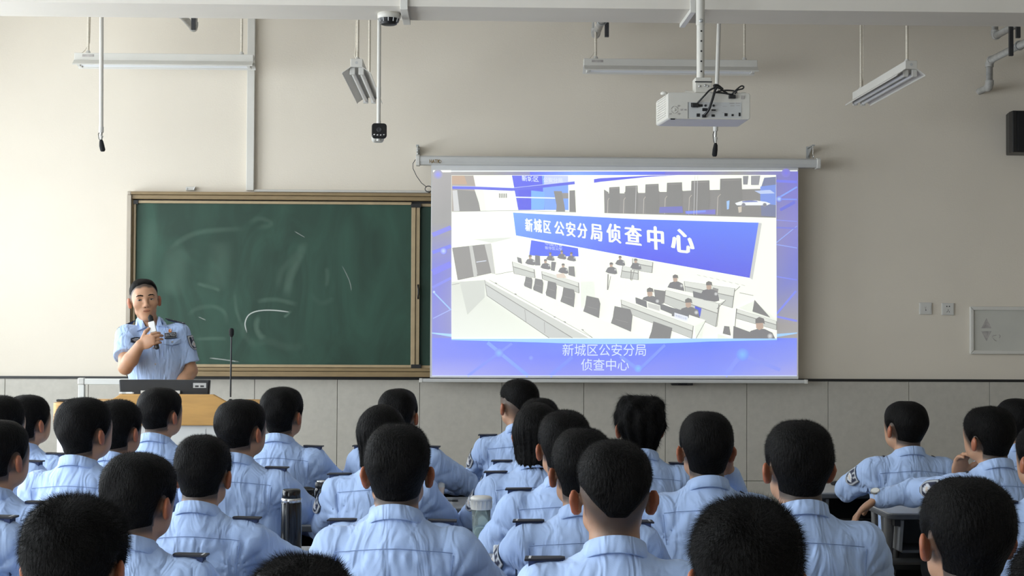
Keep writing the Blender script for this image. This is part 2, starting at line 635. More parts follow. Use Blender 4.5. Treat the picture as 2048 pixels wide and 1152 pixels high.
chalk('chalk_line', [zc(*p) for p in ((768, 872), (757, 815), (775, 765), (815, 738), (880, 726), (960, 727), (1045, 737))], 3.4, .85, end=.5)
chalk('chalk_line', [zc(*p) for p in ((1395, 430), (1435, 510), (1452, 560), (1457, 600))], 2.6, .35)
chalk('chalk_line', [zc(*p) for p in ((1080, 205), (1120, 228), (1152, 247))], 2.2, .4)
chalk('chalk_line', [zc(*p) for p in ((520, 1040), (610, 1050), (720, 1066))], 3.5, .5)
chalk('chalk_line', [zc(*p) for p in ((450, 770), (475, 780), (500, 792))], 2.8, .35)
for pts, w_, a_ in (
    (((240, 360), (330, 270), (450, 215), (600, 195), (760, 190)), 14, .10),
    (((1150, 270), (1100, 400), (1050, 520), (1030, 650)), 22, .16),
    (((850, 760), (830, 830), (860, 900), (885, 880)), 15, .20),
    (((830, 670), (960, 655), (1110, 690)), 12, .14),
    (((440, 550), (520, 570), (600, 600)), 9, .2),
    (((690, 600), (700, 720), (745, 850), (760, 880)), 9, .12),
    (((380, 770), (430, 720), (540, 700), (620, 740), (640, 830)), 12, .10),
    (((780, 160), (850, 120), (930, 160), (820, 190)), 12, .09),
    (((980, 600), (990, 480), (1060, 400), (1120, 330)), 18, .08),
    (((1290, 440), (1300, 500), (1290, 580)), 11, .10),
    (((330, 300), (300, 450), (270, 640)), 60, .10),
    (((600, 260), (590, 420), (560, 600)), 55, .09),
    (((150, 120), (120, 300), (110, 500)), 40, .08),
    (((420, 920), (560, 910), (640, 915)), 10, .14),
    (((1190, 620), (1260, 680), (1350, 640)), 14, .06),
    (((800, 960), (900, 930), (1040, 970), (1150, 960)), 20, .06),
    (((1010, 770), (1030, 760), (1060, 730)), 7, .2),
    (((700, 800), (760, 900), (830, 960)), 18, .07)):
    chalk('chalk_smear', [zc(*p) for p in pts], w_, a_, (150, 185, 165))

# small white box fixed above the board, conduits, cord
a, b = at(373, 374, YW), at(391, 382, YW)
t = tag(empty('wall_clip_box', (a.x, YW, b.z)), 'small white clip box on the wall just above the chalkboard', 'clip box')
MB().box((0, -.03, .002), (b.x - a.x, 0, a.z - b.z)).build('case', 'white_plastic', t, bevel=.003)
MB().box((.006, -.036, .008), (.014, -.03, .02)).build('button', 'pale_grey', t)
MB().tube([((b.x - a.x) - .008, -.032, .006), ((b.x - a.x) + .004, -.036, .03)], .002, 6).build('pin', 'steel', t)

a, b = at(497, 30, YW), at(508.5, 382, YW)
tk = tag(MB().box((a.x, YW - .045, b.z), (b.x + .002, YW, ZC)).build('cable_trunking', 'white_paint', bevel=.003), 'white vertical cable trunking running down the wall to the chalkboard', 'cable trunking')
a, b = at(509, 380, YW), at(858, 384, YW)
tag(MB().box((a.x, YW - .03, b.z - .01), (b.x, YW, b.z + .008)).build('cable_trunking', 'white_paint', bevel=.003), 'white horizontal cable trunking along the top of the chalkboard', 'cable trunking')

# ------------------------------------------------------------------ projection screen
YS = YW - .17


def zs(x, y):   # enlarged view of the screen
    return (820 + x / 2.2583, 280 + y / 2.2583)


scr = tag(empty('projection_screen', (at(1230, 757, YS).x, YS, at(1230, 757, YS).z)), 'white pull-down projection screen showing a blue slide', 'projection screen')


def spart(o, parent=None):
    o.parent = parent or scr
    o.matrix_parent_inverse = Matrix.Translation(scr.location).inverted()
    return o


a, b = at(836, 315, YS), at(1635, 333, YS)
zc0, zc1 = (a.z + b.z) / 2 + .033, (a.z + b.z) / 2 - .033
yc = YS
prof = [(yc - .045, zc0 - .012), (yc - .045, zc1 + .024), (yc - .034, zc1), (yc + .035, zc1), (yc + .05, zc1 + .02), (yc + .05, zc0 - .014), (yc + .03, zc0), (yc - .025, zc0)]
spart(MB().prism_x(prof, a.x, b.x).build('case', 'screen_case', bevel=.003))
for px in (836, 1635):
    x = at(px, 320, YS).x
    pr = [(y + (-.006 if y < yc else .006), z + (.006 if z > (zc0 + zc1) / 2 else -.006)) for y, z in prof]
    spart(MB().prism_x(pr, x - .014, x + .014).build('end_cap', 'white_plastic', bevel=.004))
for px in (835, 1626):
    x = at(px, 300, YS).x
    p0 = at(px, 291, YS)
    mb = MB().box((x - .012, YW - .015, zc0 - .0), (x + .012, YW - .001, p0.z + .01))
    mb.box((x - .010, YS - .02, p0.z - .004), (x + .010, YW - .012, p0.z + .004))
    mb.prism_x([(YW - .012, p0.z - .012), (YW - .012, p0.z - .07), (YS + .01, p0.z - .004)], x - .002, x + .002)
    spart(mb.build('wall_bracket', 'galvanised'))
    spart(MB().tube([(x, YS, p0.z), (x, YS, zc0 + .03)], .003, 6).build('hook', 'steel'))
    ring = [(x, YS + .014 * math.cos(k * math.pi / 5), zc0 + .018 + .014 * math.sin(k * math.pi / 5)) for k in range(11)]
    spart(MB().tube(ring, .003, 6).build('hook_ring', 'steel'))
a, b = at(862.5, 333, YS), at(1596.5, 758, YS)
SX0, SX1 = a.x, b.x
spart(MB().box((SX0, YS - .001, b.z), (SX1, YS + .001, a.z + .01)).build('fabric', 'screen_fabric'))
a, b = at(840, 757, YS), at(1614, 764, YS)
b.z = a.z - .026
spart(MB().box((a.x, YS - .014, b.z), (b.x, YS + .012, a.z)).build('bottom_bar', 'screen_case', bevel=.005))
for px in (842, 1612):
    x = at(px, 760, YS).x
    spart(MB().box((x - .012, YS - .017, b.z - .002), (x + .012, YS + .015, a.z + .002)).build('bar_end_cap', 'white_plastic', bevel=.004))
# maker's lettering on the case
vs_, fs_ = text_mesh('HATK', .036, .0012)
c = at(869, 323, YS - .046)
mb = MB().add([(c.x + v.x * .8, YS - .0462, c.z + v.y) for v in vs_], fs_)
c2 = at(880, 323, YS - .046)
n = 20
ringv = [(c2.x + .010 * r_ * math.cos(2 * math.pi * k / n), YS - .0462, c2.z + .012 * r_ * math.sin(2 * math.pi * k / n)) for r_ in (1, .65) for k in range(n)]
mb.add(ringv, [(k, (k + 1) % n, n + (k + 1) % n, n + k) for k in range(n)])
spart(mb.build('case_lettering', 'frame_gold'))
# cord from the left end cap down to a coil at the board
pts = [at(*p, YS + .03) for p in ((831, 319), (826, 327), (826, 337), (833, 352), (843, 366), (852, 373))]
coil = []
for k in range(25):
    a_ = k * 2 * math.pi / 10
    q = at(857 + 7 * math.cos(a_ + 2.5), 378 - 6.5 * math.sin(a_ + 2.5) * (1 - .006 * k), YS + .04 + .001 * k)
    coil.append(q)
spart(MB().tube(pts + coil, .0028, 6).build('power_cord', 'dark_steel'))
# small dark receiver under the bar, fixed to the tiles
a, b = at(1342, 764, YW - .03), at(1384, 770, YW - .03)
rc = tag(empty('infrared_receiver', ((a.x + b.x) / 2, YW - TT, b.z)), 'small dark box on the tiles under the screen bar', 'receiver')
w_ = (b.x - a.x) / 2
MB().box((-w_, -.05, -.002), (w_, 0, a.z - b.z)).build('case', 'dark_steel', rc, bevel=.004)
MB().box((-w_ * .4, -.054, .004), (w_ * .4, -.05, .014)).build('lens', 'black_gloss', rc)

# ------------------------------------------------------------------ the projected slide (flat light on the fabric)
SV, SF, SCOL = [], [], []
AMB = .085
_layer = [0]


def em(c):
    m_ = sum(c) / 3
    if max(c) - min(c) < 30 and m_ < 135:          # extra glow put into dark greys for the projector's pale black
        k_ = (120 + (m_ - 85) * .35) / m_
        c = tuple(x * k_ for x in c)
    return tuple(max(0.0, lin(x) * 1.02 - AMB) for x in c)


def SP(col, pts, cols=None):
    """polygon in picture pixels; one colour or one per vertex"""
    _layer[0] += 1
    yy = YS - .0014 - _layer[0] * 5.0e-5
    n_ = len(SV)
    for i, p in enumerate(pts):
        w = at(p[0], p[1], YS - .0014)
        SV.append((min(max(w.x, SX0), SX1), yy, w.z))
        SCOL.append(em(cols[i] if cols else col))
    SF.append(tuple(range(n_ + len(pts) - 1, n_ - 1, -1)))


def SL(col, p, q, w=1.0):
    d = Vector((q[0] - p[0], q[1] - p[1]))
    nn = Vector((-d.y, d.x)).normalized() * (w / 2)
    SP(col, [(p[0] + nn.x, p[1] + nn.y), (q[0] + nn.x, q[1] + nn.y), (q[0] - nn.x, q[1] - nn.y), (p[0] - nn.x, p[1] - nn.y)])


def SG(cx_, cy_, r_, cin, cout):
    n_ = 12
    lay = _layer[0]
    for k in range(n_):
        _layer[0] = lay
        a0, a1 = 2 * math.pi * k / n_, 2 * math.pi * (k + 1) / n_
        SP(None, [(cx_, cy_), (cx_ + r_ * math.cos(a0), cy_ + r_ * math.sin(a0)), (cx_ + r_ * math.cos(a1), cy_ + r_ * math.sin(a1))], [cin, cout, cout])


def ST(s, fn, col, bold=.0, fat=.0):
    """text; fn maps unit text coords (x right, y up, size 1) to picture pixels"""
    _layer[0] += 1
    yy = YS - .0014 - _layer[0] * 5.0e-5
    vs2, fs2 = text_mesh(s, 1.0, bold)
    for q_, (ox_, oy_) in enumerate(((0, 0), (fat, 0), (-fat, 0), (0, fat * .6)) if fat else ((0, 0),)):
        n_ = len(SV)
        for v in vs2:
            px, py = fn(v.x + ox_, v.y + oy_)
            w = at(px, py, YS - .0014)
            SV.append((w.x, yy - q_ * 1e-5, w.z))
            SCOL.append(em(col))
        for f_ in fs2:
            SF.append(tuple(i + n_ for i in f_))


def GRID(x0, y0, x1, y1, rows):
    """gradient patch: rows = list of lists of colours"""
    ny, nx = len(rows), len(rows[0])
    for j in range(ny - 1):
        for i in range(nx - 1):
            xa, xb = x0 + (x1 - x0) * i / (nx - 1), x0 + (x1 - x0) * (i + 1) / (nx - 1)
            ya, yb = y0 + (y1 - y0) * j / (ny - 1), y0 + (y1 - y0) * (j + 1) / (ny - 1)
            _layer[0] -= 1
            SP(None, [(xa, ya), (xb, ya), (xb, yb), (xa, yb)], [rows[j][i], rows[j][i + 1], rows[j + 1][i + 1], rows[j + 1][i]])
    _layer[0] += 1


G1, G2, PUR, BLU = (150, 147, 146), (165, 160, 160), (120, 115, 205), (90, 100, 235)
WH, CW, DK = (249, 253, 240), (238, 243, 230), (120, 117, 114)
GRID(864, 343, 1596, 752, [[G2, G1, PUR, BLU, PUR, G1, PUR], [G1, G1, G1, G1, G1, G1, (135, 130, 205)], [(110, 110, 215), G1, G1, G1, G1, G1, (120, 125, 210)],
                           [(125, 125, 210), G1, G1, G1, G1, G1, G2], [(120, 125, 220), G1, G1, G1, G1, G1, G2]])
SL((235, 240, 240), (866, 342.5), (1595, 341.5), 2.2)
SL((252, 253, 245), (866, 342.5), (902, 342.5), 4)
SG(876, 349, 10, (140, 140, 240), (160, 157, 165))
GRID(1060, 344, 1330, 350, [[BLU, (125, 165, 250), (100, 130, 245), BLU], [BLU, (125, 165, 250), (100, 130, 245), PUR]])
for p, q, w_, c_ in (((865, 470), (902, 455), 9, (125, 125, 225)), ((865, 505), (902, 492), 7, (110, 115, 230)), ((865, 545), (902, 528), 12, (115, 115, 228)),
                    ((866, 583), (902, 620), 2.5, (150, 190, 250)), ((866, 637), (902, 619), 1.8, (160, 175, 240)), ((865, 575), (902, 556), 5, (125, 130, 230)),
                    ((1553, 398), (1594, 374), 3, (130, 165, 250)), ((1553, 362), (1594, 364), 5, (120, 125, 235)), ((1553, 398), (1594, 399), 2.5, (125, 150, 245)),
                    ((1553, 485), (1594, 452), 1.6, (150, 175, 245)), ((1553, 440), (1594, 443), 1.6, (140, 150, 235)), ((1553, 489), (1594, 496), 1.6, (150, 170, 245)),
                    ((1553, 553), (1594, 560), 2, (130, 140, 240)), ((1553, 628), (1592, 582), 4, (130, 140, 240)), ((1553, 633), (1594, 642), 4, (135, 140, 235)),
                    ((1553, 455), (1594, 457), 3, (120, 125, 215)), ((1560, 420), (1590, 404), 6, (110, 115, 215))):
    SL(c_, p, q, w_)
SG(887, 502, 7, (190, 210, 250), (115, 118, 225))
SG(868, 584, 3, (220, 235, 255), (130, 150, 240))
SG(1558, 398, 6, (190, 220, 252), (110, 120, 225))
SG(1572, 346, 9, (120, 115, 225), (135, 130, 205))
# lower band
GRID(864, 676, 1594, 752, [[(112, 122, 236), (95, 115, 245), (105, 130, 248), (95, 120, 245), (125, 140, 245)], [(122, 130, 232), (112, 124, 240), (110, 126, 242), (118, 132, 242), (140, 150, 238)],
                           [(160, 160, 228), (138, 142, 232), (135, 140, 236), (130, 144, 245), (168, 168, 228)]])
top, bot = [], []
for k in range(21):
    u = k / 20
    x = 864 + 730 * u
    bow = 4 * u * (1 - u)
    top.append((x, 665 + 14 * bow))
    bot.append((x, 670 + 18 * bow - (3 if k in (0, 20) else 0)))
for k in range(20):
    SP((160, 205, 250), [top[k], top[k + 1], bot[k + 1], bot[k]])
for p, q, w_, c_ in (((975, 685), (1056, 752), 7, (125, 155, 250)), ((935, 752), (1024, 687), 5, (122, 140, 245)), ((1100, 752), (1145, 714), 7, (122, 142, 245)),
                    ((1275, 738), (1240, 712), 7, (128, 150, 248)), ((1280, 738), (1330, 690), 6, (125, 148, 248)), ((1450, 752), (1480, 712), 9, (135, 150, 245)), ((1495, 714), (1560, 740), 7, (135, 148, 240))):
    SL(c_, p, q, w_)
SG(998, 706, 9, (130, 180, 252), (118, 135, 244))
SG(1062, 716, 5, (135, 160, 248), (120, 132, 240))
SG(1276, 737, 8, (130, 190, 252), (125, 150, 248))
SG(1485, 709, 13, (130, 185, 252), (120, 145, 246))
SL((205, 215, 245), (864, 751.5), (1594, 751.5), 1.6)
ST('新城区公安分局', lambda x, y: (1209 + x * 24.3, 702 - y * 26), (214, 226, 250), .0)
ST('侦查中心', lambda x, y: (1210 + x * 24.3, 731.5 - y * 26), (214, 226, 250), .0)
# photograph inside the slide
PX0, PX1, PY0, PY1 = 903, 1552, 350.5, 677.5
SP(WH, [(PX0, PY0), (PX1, PY0 - .5), (PX1 + 1.5, PY1), (PX0, PY1)])


def zt_(x, y):
    return (900 + x / 5.235, 340 + y / 5.235)


def zr(x, y):
    return (1200 + x / 5.12, 340 + y / 5.12)


def zb(x, y):
    return (1180 + x / 4.876, 540 + y / 4.876)


def zl(x, y):
    return (900 + x / 5.759, 560 + y / 5.759)


def Q(fn, col, *pts):
    SP(col, [(q_[0], min(q_[1], 677.5)) for q_ in (fn(*p) for p in pts)])


# mezzanine, left half
Q(zt_, (168, 158, 150), (18, 58), (245, 58), (320, 432), (18, 432))
Q(zt_, (190, 160, 135), (20, 60), (150, 60), (180, 150), (20, 150))
Q(zt_, (138, 135, 132), (60, 205), (285, 225), (315, 430), (90, 432))
Q(zt_, (205, 205, 205), (25, 215), (75, 210), (100, 430), (40, 430))
Q(zt_, CW, (255, 200), (345, 205), (380, 428), (330, 430))
GRIDP = [(648, 58), (962, 58), (1240, 60), (1248, 130), (1310, 125), (1320, 440), (715, 420)]
Q(zt_, (90, 95, 232), (648, 58), (962, 60), (990, 418), (715, 420))
Q(zt_, (125, 165, 250), (962, 60), (1240, 62), (1245, 420), (990, 418))
Q(zt_, (195, 205, 245), (985, 62), (1235, 62), (1240, 130), (985, 150))
Q(zt_, (120, 175, 252), (850, 215), (990, 230), (985, 415), (850, 415))
Q(zt_, (85, 85, 225), (715, 210), (850, 210), (850, 418), (722, 418))
SL((235, 242, 250), zt_(675, 285), zt_(1110, 295), 2.4)
Q(zt_, (130, 127, 124), (1085, 220), (1170, 222), (1200, 380), (1205, 440), (1110, 440), (1115, 370))
Q(zt_, (150, 146, 143), (1170, 240), (1240, 240), (1240, 300), (1185, 300))
Q(zt_, (125, 122, 120), (1250, 215), (1308, 212), (1318, 440), (1250, 440))
SL((245, 248, 250), zt_(1240, 60), zt_(1246, 440), 1.6)
ST('新城区', lambda x, y: (1060.5 + x * 11.5 - y * 1, 358.5 - y * 12 + x * .6), (225, 235, 252), .01)
ST('公安分局', lambda x, y: (1106 + x * 10 - y * 1, 361 - y * 10 + x * .3), (225, 233, 250), .0)
for a_, b_ in (((25, 185), (285, 190)), ((285, 190), (660, 205)), ((660, 205), (1305, 135))):
    SL((95, 100, 225), zt_(*a_), zt_(*b_), 5.5)
    SL((205, 215, 245), zt_(a_[0], a_[1] - 17), zt_(b_[0], b_[1] - 17), .8)
for k in range(5):
    Q(zt_, DK, (512 + 18 * k, 245 + 3 * (k % 2)), (522 + 18 * k, 245), (524 + 18 * k, 292), (514 + 18 * k, 292))
SL((150, 148, 145), zt_(18, 436), zt_(720, 425), .9)
SL((165, 165, 160), zt_(720, 425), zt_(1320, 442), .9)
# mezzanine, right half
Q(zr, (95, 95, 228), (-62, 95), (0, 85), (520, 58), (800, 52), (480, 72), (0, 122), (-62, 132))
Q(zr, (140, 137, 135), (40, 200), (90, 230), (1800, 190), (1800, 490), (45, 442))
Q(zr, WH, (85, 175), (240, 170), (250, 240), (85, 240))
Q(zr, WH, (380, 160), (470, 160), (470, 235), (390, 235))
Q(zr, WH, (600, 150), (690, 140), (690, 225), (610, 225))
Q(zr, WH, (830, 130), (935, 120), (935, 210), (850, 215))
Q(zr, WH, (1115, 110), (1240, 100), (1225, 185), (1130, 190))
Q(zr, WH, (1450, 60), (1680, 55), (1640, 190), (1455, 160))
Q(zr, (140, 140, 145), (1462, 62), (1520, 60), (1510, 150), (1465, 150))
Q(zr, (150, 150, 155), (1545, 60), (1640, 58), (1625, 155), (1545, 155))
Q(zr, (125, 130, 160), (1680, 80), (1800, 70), (1800, 480), (1650, 470), (1640, 200))
Q(zr, (125, 150, 225), (1640, 170), (1800, 150), (1800, 360), (1640, 340))
for x0, x1, y0, y1 in ((90, 205, 178, 440), (255, 390, 165, 445), (460, 605, 148, 448), (680, 845, 132, 452), (930, 1125, 112, 458), (1225, 1455, 90, 465)):
    w_ = x1 - x0
    Q(zr, (118, 116, 114), (x0 + 4, y0), (x1 - 6, y0 - 6), (x1, y0 + .55 * (y1 - y0)), (x1 - .1 * w_, y1), (x0 + .05 * w_, y1), (x0, y0 + .5 * (y1 - y0)))
    SL((190, 185, 178), zr(x0 - .08 * w_, y0 + .5 * (y1 - y0)), zr(x0 - .12 * w_, y1), 1.3)
    SL((190, 182, 172), zr(x0 - .08 * w_, y0 + .5 * (y1 - y0)), zr(x0 + .04 * w_, y0 + .42 * (y1 - y0)), 1.3)
    SL((165, 160, 155), zr(x0 + .1 * w_, y0 + .05 * (y1 - y0)), zr(x1 - .1 * w_, y0 + .03 * (y1 - y0)), .8)
Q(zr, (130, 125, 205), (870, 420), (1180, 405), (1180, 455), (875, 450))
Q(zr, (130, 150, 245), (875, 425), (1080, 412), (1080, 432), (890, 448))
Q(zr, (120, 120, 190), (610, 380), (840, 372), (850, 440), (605, 440))
for x in (370, 970, 998):
    SL((205, 205, 205), zr(x, 60 if x > 400 else 165), zr(x - 10, 460), .9)
Q(zr, (240, 243, 245), (1380, 340), (1450, 318), (1590, 312), (1700, 328), (1745, 345), (1710, 362), (1400, 362))
Q(zr, (125, 135, 190), (1450, 322), (1530, 312), (1600, 316), (1620, 328), (1460, 332))
for x in (1468, 1685):
    SG(*zr(x, 358), 4, (110, 110, 118), (150, 150, 160))
Q(zr, (205, 195, 180), (1410, 380), (1450, 372), (1448, 430), (1420, 440))
Q(zr, (165, 200, 245), (1295, 320), (1325, 312), (1318, 400), (1298, 405))
Q(zr, (190, 205, 240), (1580, 215), (1740, 205), (1790, 240), (1640, 245))
# banner
Q(zr, (205, 206, 203), (1620, 540), (1655, 545), (1560, 1126), (1530, 1105))
BN = [zt_(660, 447), zr(400, 505), zr(1622, 540), zr(1530, 1105), zr(400, 905), zt_(690, 685)]
SP(None, BN, [(115, 165, 250), (95, 125, 248), (105, 135, 246), (98, 100, 226), (88, 92, 236), (105, 150, 248)])
for ch, x, y, w_, h_, sk in (('新', 537, 390, 35, 58, .15), ('城', 577, 393, 37, 60, .15), ('区', 619, 398, 36, 60, .15), ('公', 674, 404, 46, 62, .15), ('安', 726, 410, 46, 66, .15), ('分', 778, 416, 46, 68, .15),
                            ('局', 843, 424, 56, 78, .14), ('侦', 921, 430, 66, 84, .13), ('查', 1008, 440, 78, 90, .12), ('中', 1109, 453, 86, 104, .10), ('心', 1230, 466, 106, 112, .10)):
    ST(ch, (lambda X_, Y_, W_, H_, S_: (lambda u, v: zs(X_ + u * W_ * 1.0 - v * W_ * .05, Y_ - v * H_ * 1.08 + u * W_ * S_)))(x, y, w_, h_, sk), (248, 252, 238), .0, .045)
# lower hall: left wall, door, floor
SP(None, [zl(20, 20), zl(640, 0), zl(1080, 390), zl(1140, 670), zl(20, 670)], [(215, 218, 208), CW, CW, CW, (232, 236, 228)])
Q(zt_, (222, 226, 216), (240, 725), (660, 705), (600, 725), (430, 765))
Q(zt_, (138, 134, 131), (22, 815), (430, 770), (432, 1080), (95, 1152), (80, 1152))
Q(zt_, (195, 195, 190), (200, 797), (235, 793), (285, 1115), (250, 1125))
Q(zt_, (198, 198, 192), (360, 775), (430, 770), (475, 1090), (435, 1085))
SL((215, 220, 235), zt_(275, 965), zt_(380, 950), 1.6)
SL((205, 205, 200), zt_(240, 840), zt_(285, 1090), 1)
SL((150, 150, 145), zt_(475, 1095), zt_(660, 1060), 1)
SL((150, 148, 145), zl(20, 55), zl(110, 38), 1)
Q(zl, (205, 208, 200), (110, 20), (400, 0), (400, 200), (200, 400))
Q(zt_, (85, 105, 238), (850, 735), (1340, 820), (1345, 905), (900, 900), (830, 890))
ST('中国公安', lambda x, y: (zt_(1085, 785)[0] + x * 9 - y, zt_(1085, 785)[1] - y * 7 + x * 1.3), (215, 225, 250), .0)
ST('新华区公安', lambda x, y: (zt_(1085, 825)[0] + x * 7 - y, zt_(1085, 825)[1] - y * 7 + x * .6), (215, 225, 250), .0)


def sdesk(fn, tl, tr, br, bl, c1=(200, 202, 196), c2=(222, 224, 216)):
    """white front of a console desk with a dark joint line"""
    Q(fn, c2, tl, tr, br, bl)
    m1 = (tl[0] + (bl[0] - tl[0]) * .42, tl[1] + (bl[1] - tl[1]) * .42)
    m2 = (tr[0] + (br[0] - tr[0]) * .42, tr[1] + (br[1] - tr[1]) * .42)
    Q(fn, c1, m1, m2, br, bl)
    SL(DK, fn(*m1), fn(*m2), 1.3)
    SL((140, 137, 134), fn(*tl), fn(*bl), 1.2)
    SL((130, 128, 125), fn(*tr), fn(*br), 1.6)
    SL((160, 158, 154), fn(*bl), fn(*br), .9)
    SL((190, 190, 185), fn(*tl), fn(*tr), .7)


def sman(fn, x, y, s, lean=0.0):
    """seated officer in dark uniform, s = head size in enlarged pixels"""
    Q(fn, (98, 96, 98), (x - 1.6 * s, y + 1.9 * s), (x - 1.0 * s, y + .8 * s), (x - .2 * s, y + .55 * s), (x + .5 * s, y + .6 * s), (x + 1.3 * s, y + 1.0 * s), (x + 1.6 * s, y + 2.4 * s), (x + .9 * s, y + 2.6 * s), (x - .8 * s, y + 2.3 * s))
    Q(fn, (190, 165, 148), (x - .45 * s, y - .1 * s), (x + .3 * s, y - .15 * s), (x + .35 * s, y + .5 * s), (x - .1 * s, y + .72 * s), (x - .42 * s, y + .5 * s))
    Q(fn, (88, 85, 84), (x - .5 * s, y), (x - .5 * s, y - .45 * s), (x - .1 * s, y - .68 * s), (x + .4 * s, y - .5 * s), (x + .5 * s, y + .1 * s), (x + .3 * s, y - .05 * s))
    SG(*fn(x + 1.05 * s, y + 1.35 * s), .28 * s / 4.5, (225, 225, 225), (150, 150, 150))


def schair(fn, x, y, w, h_):
    Q(fn, (112, 110, 110), (x + .2 * w, y), (x + .9 * w, y + .1 * h_), (x + 1.0 * w, y + .3 * h_), (x + .9 * w, y + h_), (x + .1 * w, y + .85 * h_), (x, y + .6 * h_), (x + .12 * w, y + .35 * h_))
    SL((160, 158, 155), fn(x + .25 * w, y + .4 * h_), fn(x + .8 * w, y + .5 * h_), .7)


# far desks and people, left group
sdesk(zt_, (650, 960), (880, 1040), (890, 1130), (670, 1085))
for x, y, s in ((840, 910, 34), (1000, 955, 34), (1185, 1000, 34), (1170, 860, 30), (1270, 880, 30), (1050, 880, 28)):
    sman(zt_, x, y, s)
Q(zt_, (110, 108, 110), (700, 910), (745, 925), (755, 985), (710, 965))
Q(zt_, (110, 108, 110), (890, 890), (940, 900), (945, 1000), (890, 1000))
Q(zt_, (112, 110, 112), (1060, 960), (1110, 965), (1095, 1060), (1055, 1050))
sdesk(zt_, (960, 1060), (1345, 1180), (1350, 1290), (965, 1140))
Q(zt_, (120, 118, 118), (1240, 1010), (1300, 1010), (1310, 1120), (1240, 1100))
Q(zt_, (225, 210, 195), (1110, 1090), (1190, 1080), (1220, 1130), (1120, 1130))
# column
SP(WH, [zs(765, 488), zs(880, 512), zs(880, 690), zs(830, 740), zs(770, 760)])
SP((235, 240, 228), [zs(770, 640), zs(830, 640), zs(840, 740), zs(772, 760)])
# far desks and people, right group
sdesk(zr, (230, 985), (390, 1010), (390, 1126), (210, 1100))
sdesk(zr, (330, 905), (540, 945), (530, 1055), (330, 1020))
sman(zr, 115, 970, 38)
sman(zr, 205, 900, 32)
sman(zr, 365, 930, 36)
SL(DK, zb(175, 40), zb(170, 195), 2.2)
SL(DK, zb(200, 60), zb(175, 190), 1.2)
SL(DK, zb(400, 0), zb(395, 100), 1.8)
SL(DK, zb(430, 0), zb(405, 105), 1.2)
# middle desks, right
sdesk(zb, (915, 110), (1410, 180), (1385, 370), (930, 230))
sman(zb, 832, 80, 55)
Q(zb, WH, (730, 165), (1320, 295), (1260, 325), (735, 215))
sdesk(zb, (735, 195), (1255, 330), (1225, 555), (720, 320))
Q(zb, (150, 147, 145), (1195, 170), (1250, 185), (1230, 280), (1190, 270))
sman(zb, 1160, 150, 62)
Q(zb, (100, 99, 101), (1000, 205), (1130, 240), (1135, 295), (1005, 265))
SL(DK, zb(1320, 295), zb(1235, 380), 1.3)
SL(DK, zb(1260, 340), zb(1235, 550), 1)
SL(DK, zb(1460, 160), zb(1405, 210), 1.2)
SL((160, 158, 154), zb(1455, 222), zb(1590, 250), 1.2)
for k in range(8):
    SL((195, 195, 190), zb(1040 + 62 * k, 45 + 14 * k), zb(1075 + 62 * k, 58 + 14 * k), 1)
# near right desk row
Q(zb, (118, 116, 116), (620, 190), (735, 205), (715, 330), (640, 330))
sman(zb, 585, 215, 66)
Q(zb, (90, 100, 215), (1020, 350), (1085, 375), (1070, 455), (1020, 450))
sman(zb, 960, 320, 70)
Q(zb, WH, (300, 290), (450, 270), (1125, 490), (1010, 555), (330, 310))
for x, y in ((440, 265), (680, 325)):
    Q(zb, (98, 97, 99), (x, y), (x + 110, y + 40), (x + 115, y + 105), (x + 5, y + 60))
Q(zb, (96, 95, 98), (790, 365), (965, 410), (960, 470), (795, 450))
Q(zb, (205, 205, 200), (560, 320), (680, 350), (675, 400), (565, 365))
Q(zb, (232, 236, 244), (820, 415), (955, 455), (950, 505), (820, 470))
ST('新城区公安', lambda x, y: (zb(886, 462)[0] + x * 4.6, zb(886, 462)[1] - y * 5 + x * 1.4), (150, 155, 190), .0)
sdesk(zb, (300, 290), (1005, 545), (990, 668), (310, 400))
Q(zb, CW, (1010, 550), (1120, 490), (1090, 668), (1030, 668))
SL(DK, zb(1125, 495), zb(1030, 668), 1)
# right corner console
Q(zb, (238, 242, 230), (1440, 370), (1600, 300), (1815, 480), (1815, 510))
sdesk(zb, (1430, 380), (1815, 500), (1815, 585), (1415, 470))
Q(zb, (112, 110, 110), (1600, 290), (1755, 465), (1580, 405))
SL((130, 128, 125), zb(1425, 375), zb(1410, 560), 1.6)
sman(zb, 1655, 520, 92)
Q(zb, (104, 102, 103), (1395, 545), (1640, 635), (1650, 668), (1390, 668))
Q(zb, (118, 116, 116), (1305, 545), (1355, 550), (1370, 640), (1290, 620))
Q(zb, CW, (1240, 620), (1370, 665), (1240, 668))
# foreground conference desk and chairs
for x, y, w_, h_ in ((850, -40, 100, 150), (955, -20, 120, 190), (1100, 10, 130, 230), (1270, 85, 170, 260), (1530, 180, 200, 310), (1840, 300, 260, 380)):
    schair(zl, x, y, w_, h_)
Q(zb, (112, 110, 110), (615, 500), (800, 565), (780, 668), (570, 668), (595, 600))
SP((246, 250, 238), [zl(400, 0), zl(640, -20), zl(2300, 690), zl(1640, 668)])
SP((208, 210, 204), [zl(400, 5), zl(1600, 668), zl(1400, 668), zl(405, 50)])
SP((200, 202, 198), [zl(405, 50), zl(1410, 668), zl(1140, 668), zl(425, 180)])
SL(DK, zl(405, 50), zl(1410, 668), 1.3)
SL((135, 132, 130), zl(425, 180), zl(1140, 668), 1.2)
SL((150, 148, 146), zl(400, 0), zl(425, 180), 1.1)
SL((160, 158, 155), zl(860, 340), zl(875, 485), 1)
SL((160, 158, 155), zl(1085, 485), zl(1090, 610), 1)
SL((150, 148, 145), zl(450, 0), zl(1640, 668), .8)
for x, y in ((530, 40), (755, 165), (1050, 340), (1320, 485), (1525, 575), (1205, 428)):
    Q(zl, (110, 108, 106), (x - 14, y - 10), (x + 12, y - 4), (x + 14, y + 6), (x - 10, y + 2))
